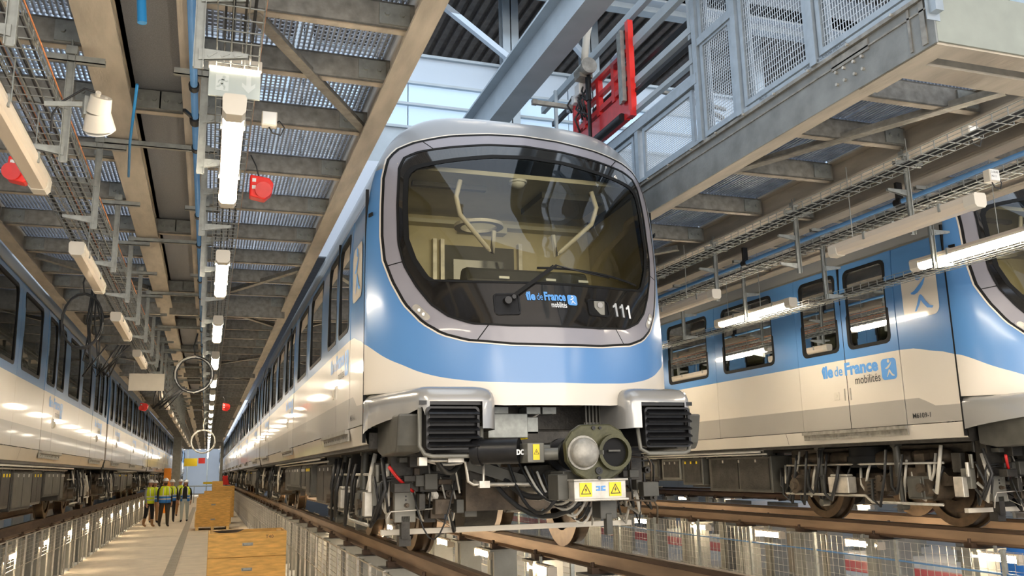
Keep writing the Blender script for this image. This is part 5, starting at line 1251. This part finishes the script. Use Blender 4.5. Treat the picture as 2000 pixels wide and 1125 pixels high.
o = MB().box(-.6, .6, -.05, .05, -.08, .08).build('yellow_barrier', 'yellow'); o.location = (.4, 70, 1.35); tag(o, 'yellow bar across the far end of the walkway', 'barrier')
t = thing('guard_rail', 'grey guard rail closing the far end of the walkway', 'railing', (-.4, 68, 0))
for k in range(6): MB().box(-2 + k * .8, -1.96 + k * .8, 0, .04, 0, 1.15).build('rail_post', 'galv', t)
for z in (.6, 1.12): MB().box(-2, 2.04, 0, .04, z, z + .05).build('hand_rail', 'galv', t)
# ============================================================ wooden crates
def crate(x, y, w, d, h, rows, label, z0=0, handles=True, open_=True, feet=False):
    t = thing('wooden_crate', label, 'crate', (x, y, z0), 'wooden crates on the walkway')
    hh = (h - (.12 if feet else 0)) / rows; b = .12 if feet else 0
    for r in range(rows):
        a0, a1 = b + r * hh + .004, b + (r + 1) * hh - .004
        for nm, bx in (('front_board', (0, w, 0, .02)), ('back_board', (0, w, d - .02, d)), ('side_board', (0, .02, .02, d - .02)), ('side_board', (w - .02, w, .02, d - .02))):
            MB().box(*bx, a0, a1).build(nm, 'wood', t, bevel=.003)
        if handles:
            hz = (a0 + a1) / 2
            hd = MB().box(w / 2 - .075, w / 2 + .075, -.004, 0, hz - .02, hz + .025).tube([(w / 2 - .06, -.005, hz + .01), (w / 2 - .06, -.03, hz - .008), (w / 2 + .06, -.03, hz - .008), (w / 2 + .06, -.005, hz + .01)], .006, 6)
            hd.build('crate_handle', 'galv', t)
    for x0 in (.02, w - .09): MB().box(x0, x0 + .07, .02, .05, b, h - .02).box(x0, x0 + .07, d - .05, d - .02, b, h - .02).build('corner_batten', 'wood_edge', t)
    for x0 in (-.035,): MB().box(x0, x0 + .035, .05, .13, b, b + hh).box(x0, x0 + .035, d - .13, d - .05, b, b + hh).build('side_cleat', 'wood_edge', t)
    if feet:
        for x0 in (0, w / 2 - .05, w - .1): MB().box(x0, x0 + .1, 0, d, 0, .12).build('foot_block', 'wood_edge', t)
    if not open_: MB().box(-.01, w + .01, -.01, d + .01, h, h + .02).build('crate_lid', 'wood', t)
    else: MB().box(.02, w - .02, .02, d - .02, b + .02, b + .04).build('crate_floor', 'wood', t)
    return t
c = crate(.07, 13.9, 1.10, .85, 1.06, 3, 'nearest open plywood crate with metal handles at the bottom edge of the view')
MB().add([(.04, .03, 1.09), (.50, .06, 1.10), (.42, .35, 1.04), (.28, .5, .98), (.05, .6, 1.06), (.30, .12, .93), (.46, .10, .96)], [(0, 1, 2, 3, 4)]).build('cardboard_flap', 'plastic_cream', c, fix=False)
MB().box(.05, .5, .08, .6, .86, 1.0).build('cardboard_box', 'cardboard', c)
V, Fc, w_ = text_mesh('T40', .07, 0); MB().add([(.80 + u, -.003, .96 + v) for u, v in V], Fc).build('lettering', 'ink', c, fix=False)
crate(-.28, 33.6, 1.13, 1.3, 1.12, 2, 'plywood crate on feet, second from the bottom edge of the view', feet=True)
crate(-.05, 37.5, 1.05, 1.2, 1.28, 2, 'third plywood crate along the walkway, just behind the one on feet', feet=True)
crate(-.25, 41.0, .5, 1.0, 1.10, 1, 'small crate on the walkway side of the third crate', handles=False)
crate(.35, 43.0, .9, 1.0, 1.40, 2, 'tall plywood crate farther along with dark gap', handles=False)
crate(.30, 47.0, .5, 1.0, 1.60, 2, 'farthest small plywood crate of the row', handles=False)
# ============================================================ people
def skin_body(name, joints, edges, mname, parent, levels=1, root=0):
    me = bpy.data.meshes.new(name); me.from_pydata([j[:3] for j in joints], edges, []); o = bpy.data.objects.new(name, me); COL.objects.link(o)
    sk = o.modifiers.new('skin', 'SKIN'); sk.use_smooth_shade = True
    for i, j in enumerate(joints):
        r = j[3]; d = me.skin_vertices[0].data[i]; d.radius = (r[0], r[1]) if isinstance(r, tuple) else (r, r); d.use_root = (i == root)
    if levels: sb = o.modifiers.new('smooth', 'SUBSURF'); sb.levels = levels; sb.render_levels = levels
    dg = bpy.context.evaluated_depsgraph_get(); m2 = bpy.data.meshes.new_from_object(o.evaluated_get(dg)); m2.name = name
    bpy.data.objects.remove(o); bpy.data.meshes.remove(me); m2.materials.clear()
    for m in (mname if isinstance(mname, (list, tuple)) else [mname]): m2.materials.append(MATS[m])
    o = bpy.data.objects.new(name, m2); COL.objects.link(o); o.parent = parent
    for p in m2.polygons: p.use_smooth = True
    return o
def person(loc, rz, label, H=1.76, trousers='cloth_black', shoes='cloth_black', sleeve='cloth_black', vest='both', hair=None, stride=.14, arm=.06, look=0., girth=1., boots=None, open_vest=False):
    k = H / 1.76
    t = thing('person', label, 'person', loc, 'walking visitors in white helmets', rz)
    J = []; E = []
    def add(p, r, par=None):
        J.append((p[0] * k, p[1] * k, p[2] * k, r if not isinstance(r, tuple) else r))
        if par is not None: E.append((par, len(J) - 1))
        return len(J) - 1
    g = girth
    pel = add((0, 0, .96), (.150 * g, .11 * g)); wa = add((0, 0, 1.12), (.135 * g, .10 * g), pel); ch = add((0, .01, 1.30), (.165 * g, .115 * g), wa); nk = add((0, .01, 1.46), (.075, .07), ch); n2 = add((0, 0, 1.53), .058, nk)
    hd = add((0, -.01, 1.62), (.072, .085), n2); top = add((0, -.005, 1.70), (.070, .08), hd)
    hands = []
    for s in (-1, 1):
        st = stride * s
        hp = add((s * .095, 0, .90), .102 * g, pel); kn = add((s * .10, -st * .55 - .02, .50), .075 * g, hp); an = add((s * .10, -st * .9 + (.06 if st < 0 else 0), .10), .052 * g, kn)
        add((s * .105, -st * .9 - .02, .055), .045, an); add((s * .11, -st * .9 - .14 + (.04 if st < 0 else 0), .035), (.042, .03), len(J) - 1)
        sh = add((s * .19 * g, .01, 1.39), .062, ch); el = add((s * (.235 * g), .03 + arm * s, 1.12), .046, sh); wr = add((s * (.24 * g), -.04 - arm * s * -1.5, .88), .030, el)
        hands.append((J[wr][:3], s))
    b = skin_body('body', J, E, ['skin', trousers, sleeve, shoes], t)
    for p in b.data.polygons:
        c = p.center / k
        if c.z > 1.475: p.material_index = 0
        elif c.z < (.30 if boots else .09): p.material_index = 3
        elif c.z < .98 and abs(c.x) < .205 * g: p.material_index = 1
        elif c.z < .90: p.material_index = 0
        else: p.material_index = 2
    for (w, s) in hands:                                  # palm, four unequal fingers, thumb from the palm's side
        w = Vector(w); HJ = []; HE = []
        def h(p, r, par=None):
            HJ.append((*(w + Vector(p)), r)); 
            if par is not None: HE.append((par, len(HJ) - 1))
            return len(HJ) - 1
        a = h((0, 0, .015), .024); pm_ = h((0, -.005, -.045), (.022, .034), a); pq = h((0, -.012, -.085), (.016, .036), pm_)
        for q, (dy, ln) in enumerate(((-.030, .062), (-.011, .074), (.009, .070), (.027, .054))):
            f1 = h((0, dy - .012, -.10), .0095, pq); f2 = h((-s * .012, dy - .016, -.10 - ln * .55), .0085, f1); h((-s * .032, dy - .014, -.10 - ln * .95), .0075, f2)
        t1 = h((-s * .014, -.042, -.05), .011, pm_); t2 = h((-s * .022, -.058, -.082), .010, t1); h((-s * .03, -.060, -.105), .008, t2)
        skin_body('hand', HJ, HE, 'skin', b, 0)
    # head details
    hx, hy, hz = J[hd][0], J[hd][1], J[hd][2]
    hg = MB().ball((hx, hy, hz), .095 * k, 18, 14, (.82, 1.0, 1.22)); hobj = hg.build('head', 'skin', t)
    fc = MB().prism([(hy - .115 * k, hz - .03 * k), (hy - .088 * k, hz + .02 * k), (hy - .08 * k, hz - .035 * k)], 'x', hx - .011, hx + .011)
    fc.build('nose', 'skin', hobj)
    ey = MB()
    for s in (-1, 1): ey.ball((hx + s * .032, hy - .083 * k, hz + .012 * k), .011, 8, 6)
    ey.build('eye', 'ink', hobj); MB().cbox((hx, hy - .083 * k, hz - .052 * k), (.045, .014, .009)).build('mouth', 'red_paint', hobj)
    for s in (-1, 1): MB().ball((hx + s * .078 * k, hy, hz), .022, 8, 6, (.4, .8, 1.2)).build('ear', 'skin', hobj)
    if hair == 'beard': MB().ball((hx, hy - .03, hz - .06 * k), .075, 14, 8, (.9, 1.0, .85)).build('beard', 'hair', hobj)
    elif hair == 'long':
        MB().ball((hx, hy + .04, hz - .01), .098, 14, 10, (.95, .8, 1.2)).ball((hx - .07, hy - .01, hz - .14), .05, 10, 8, (.7, .9, 2.2)).ball((hx + .07, hy - .01, hz - .14), .05, 10, 8, (.7, .9, 2.2)).build('hair', 'hair', hobj)
    else: MB().ball((hx, hy + .03, hz + .01), .094, 14, 10, (.88, .85, 1.1)).build('hair', 'hair', hobj)
    hm = MB().ball((hx, hy + .005, hz + .035 * k), .125 * k, 22, 12, (.93, 1.1, .92), 0.0).cyl((hx, hy - .02, hz + .03 * k), (hx, hy - .02, hz + .045 * k), .128 * k, 22, .126 * k)
    hm.box(hx - .012, hx + .012, hy - .1, hy + .1, hz + .13 * k, hz + .155 * k); hm.build('helmet', 'helmet', t)
    # vest: shell of rings around the torso
    if vest:
        def ring(z, rx, ry, a0=0, a1=2 * math.pi, n=20): return [(rx * math.sin(a0 + (a1 - a0) * i / n), .005 - ry * math.cos(a0 + (a1 - a0) * i / n), z) for i in range(n + 1)]
        gap = .55 if open_vest else .03
        def shell(zs, nm, m):
            mb = MB(); n = 20; vs = []
            for z, rx, ry in zs: vs += [(x * k, y * k, zz * k) for x, y, zz in ring(z, rx * g, ry * g, gap, 2 * math.pi - gap)]
            mb.add(vs, [(r * (n + 1) + i, r * (n + 1) + i + 1, (r + 1) * (n + 1) + i + 1, (r + 1) * (n + 1) + i) for r in range(len(zs) - 1) for i in range(n)], 0, True)
            o = mb.build(nm, m, t, fix=False); so = o.modifiers.new('thick', 'SOLIDIFY'); so.thickness = .012; return o
        low = .86
        v = shell([(1.12, .195, .155), (1.25, .205, .16), (1.36, .20, .15), (1.43, .15, .12), (1.475, .095, .09)], 'safety_vest', 'vest_yellow')
        shell([(low, .20, .165), (.95, .195, .16), (1.05, .19, .152), (1.12, .195, .155)], 'vest_lower', 'vest_blue' if vest == 'both' else 'vest_yellow')
        for z in (1.115, 1.0): shell([(z - .022, .199, .158), (z + .022, .200, .16)], 'reflective_strip', 'reflect_strip')
        for s in (-1, 1): MB().bar((s * .11 * k * g, -.162 * k * g, 1.13 * k), (s * .10 * k, -.12 * k * g, 1.42 * k), .035, .008, up=(0, 1, 0)).build('reflective_strip', 'reflect_strip', t)
    return t
person((-2.02, 37.3, .012), .75, 'person in a yellow vest with tan boots and grey sleeves, seen side-on', 1.76, 'cloth_black', 'cloth_tan', 'cloth_grey', 'yellow', boots=True, stride=.10)
person((-1.47, 37.1, .012), .35, 'bearded person in a yellow and blue vest and dark trousers, walking in front', 1.80, 'cloth_brown', 'cloth_brown', 'cloth_black', 'both', 'beard', girth=1.16)
person((-.80, 40.3, .012), -.1, 'person with long hair, open yellow and blue vest and pale jeans near the crates', 1.72, 'cloth_jeans', 'cloth_black', 'cloth_black', 'both', 'long', open_vest=True, stride=-.12)
person((-2.0, 40.4, .012), .3, 'person in tan trousers half hidden behind the side-on vest wearer', 1.72, 'cloth_tan', 'cloth_black', 'cloth_grey', 'both')
person((-1.35, 40.8, .012), .1, 'person in black trousers half hidden behind the bearded walker', 1.74, 'cloth_black', 'cloth_black', 'cloth_black', 'both')
person((-1.15, 46.0, .012), .2, 'person farthest back in the group, only helmet and vest showing', 1.72, 'cloth_tan', 'cloth_black', 'cloth_grey', 'yellow')
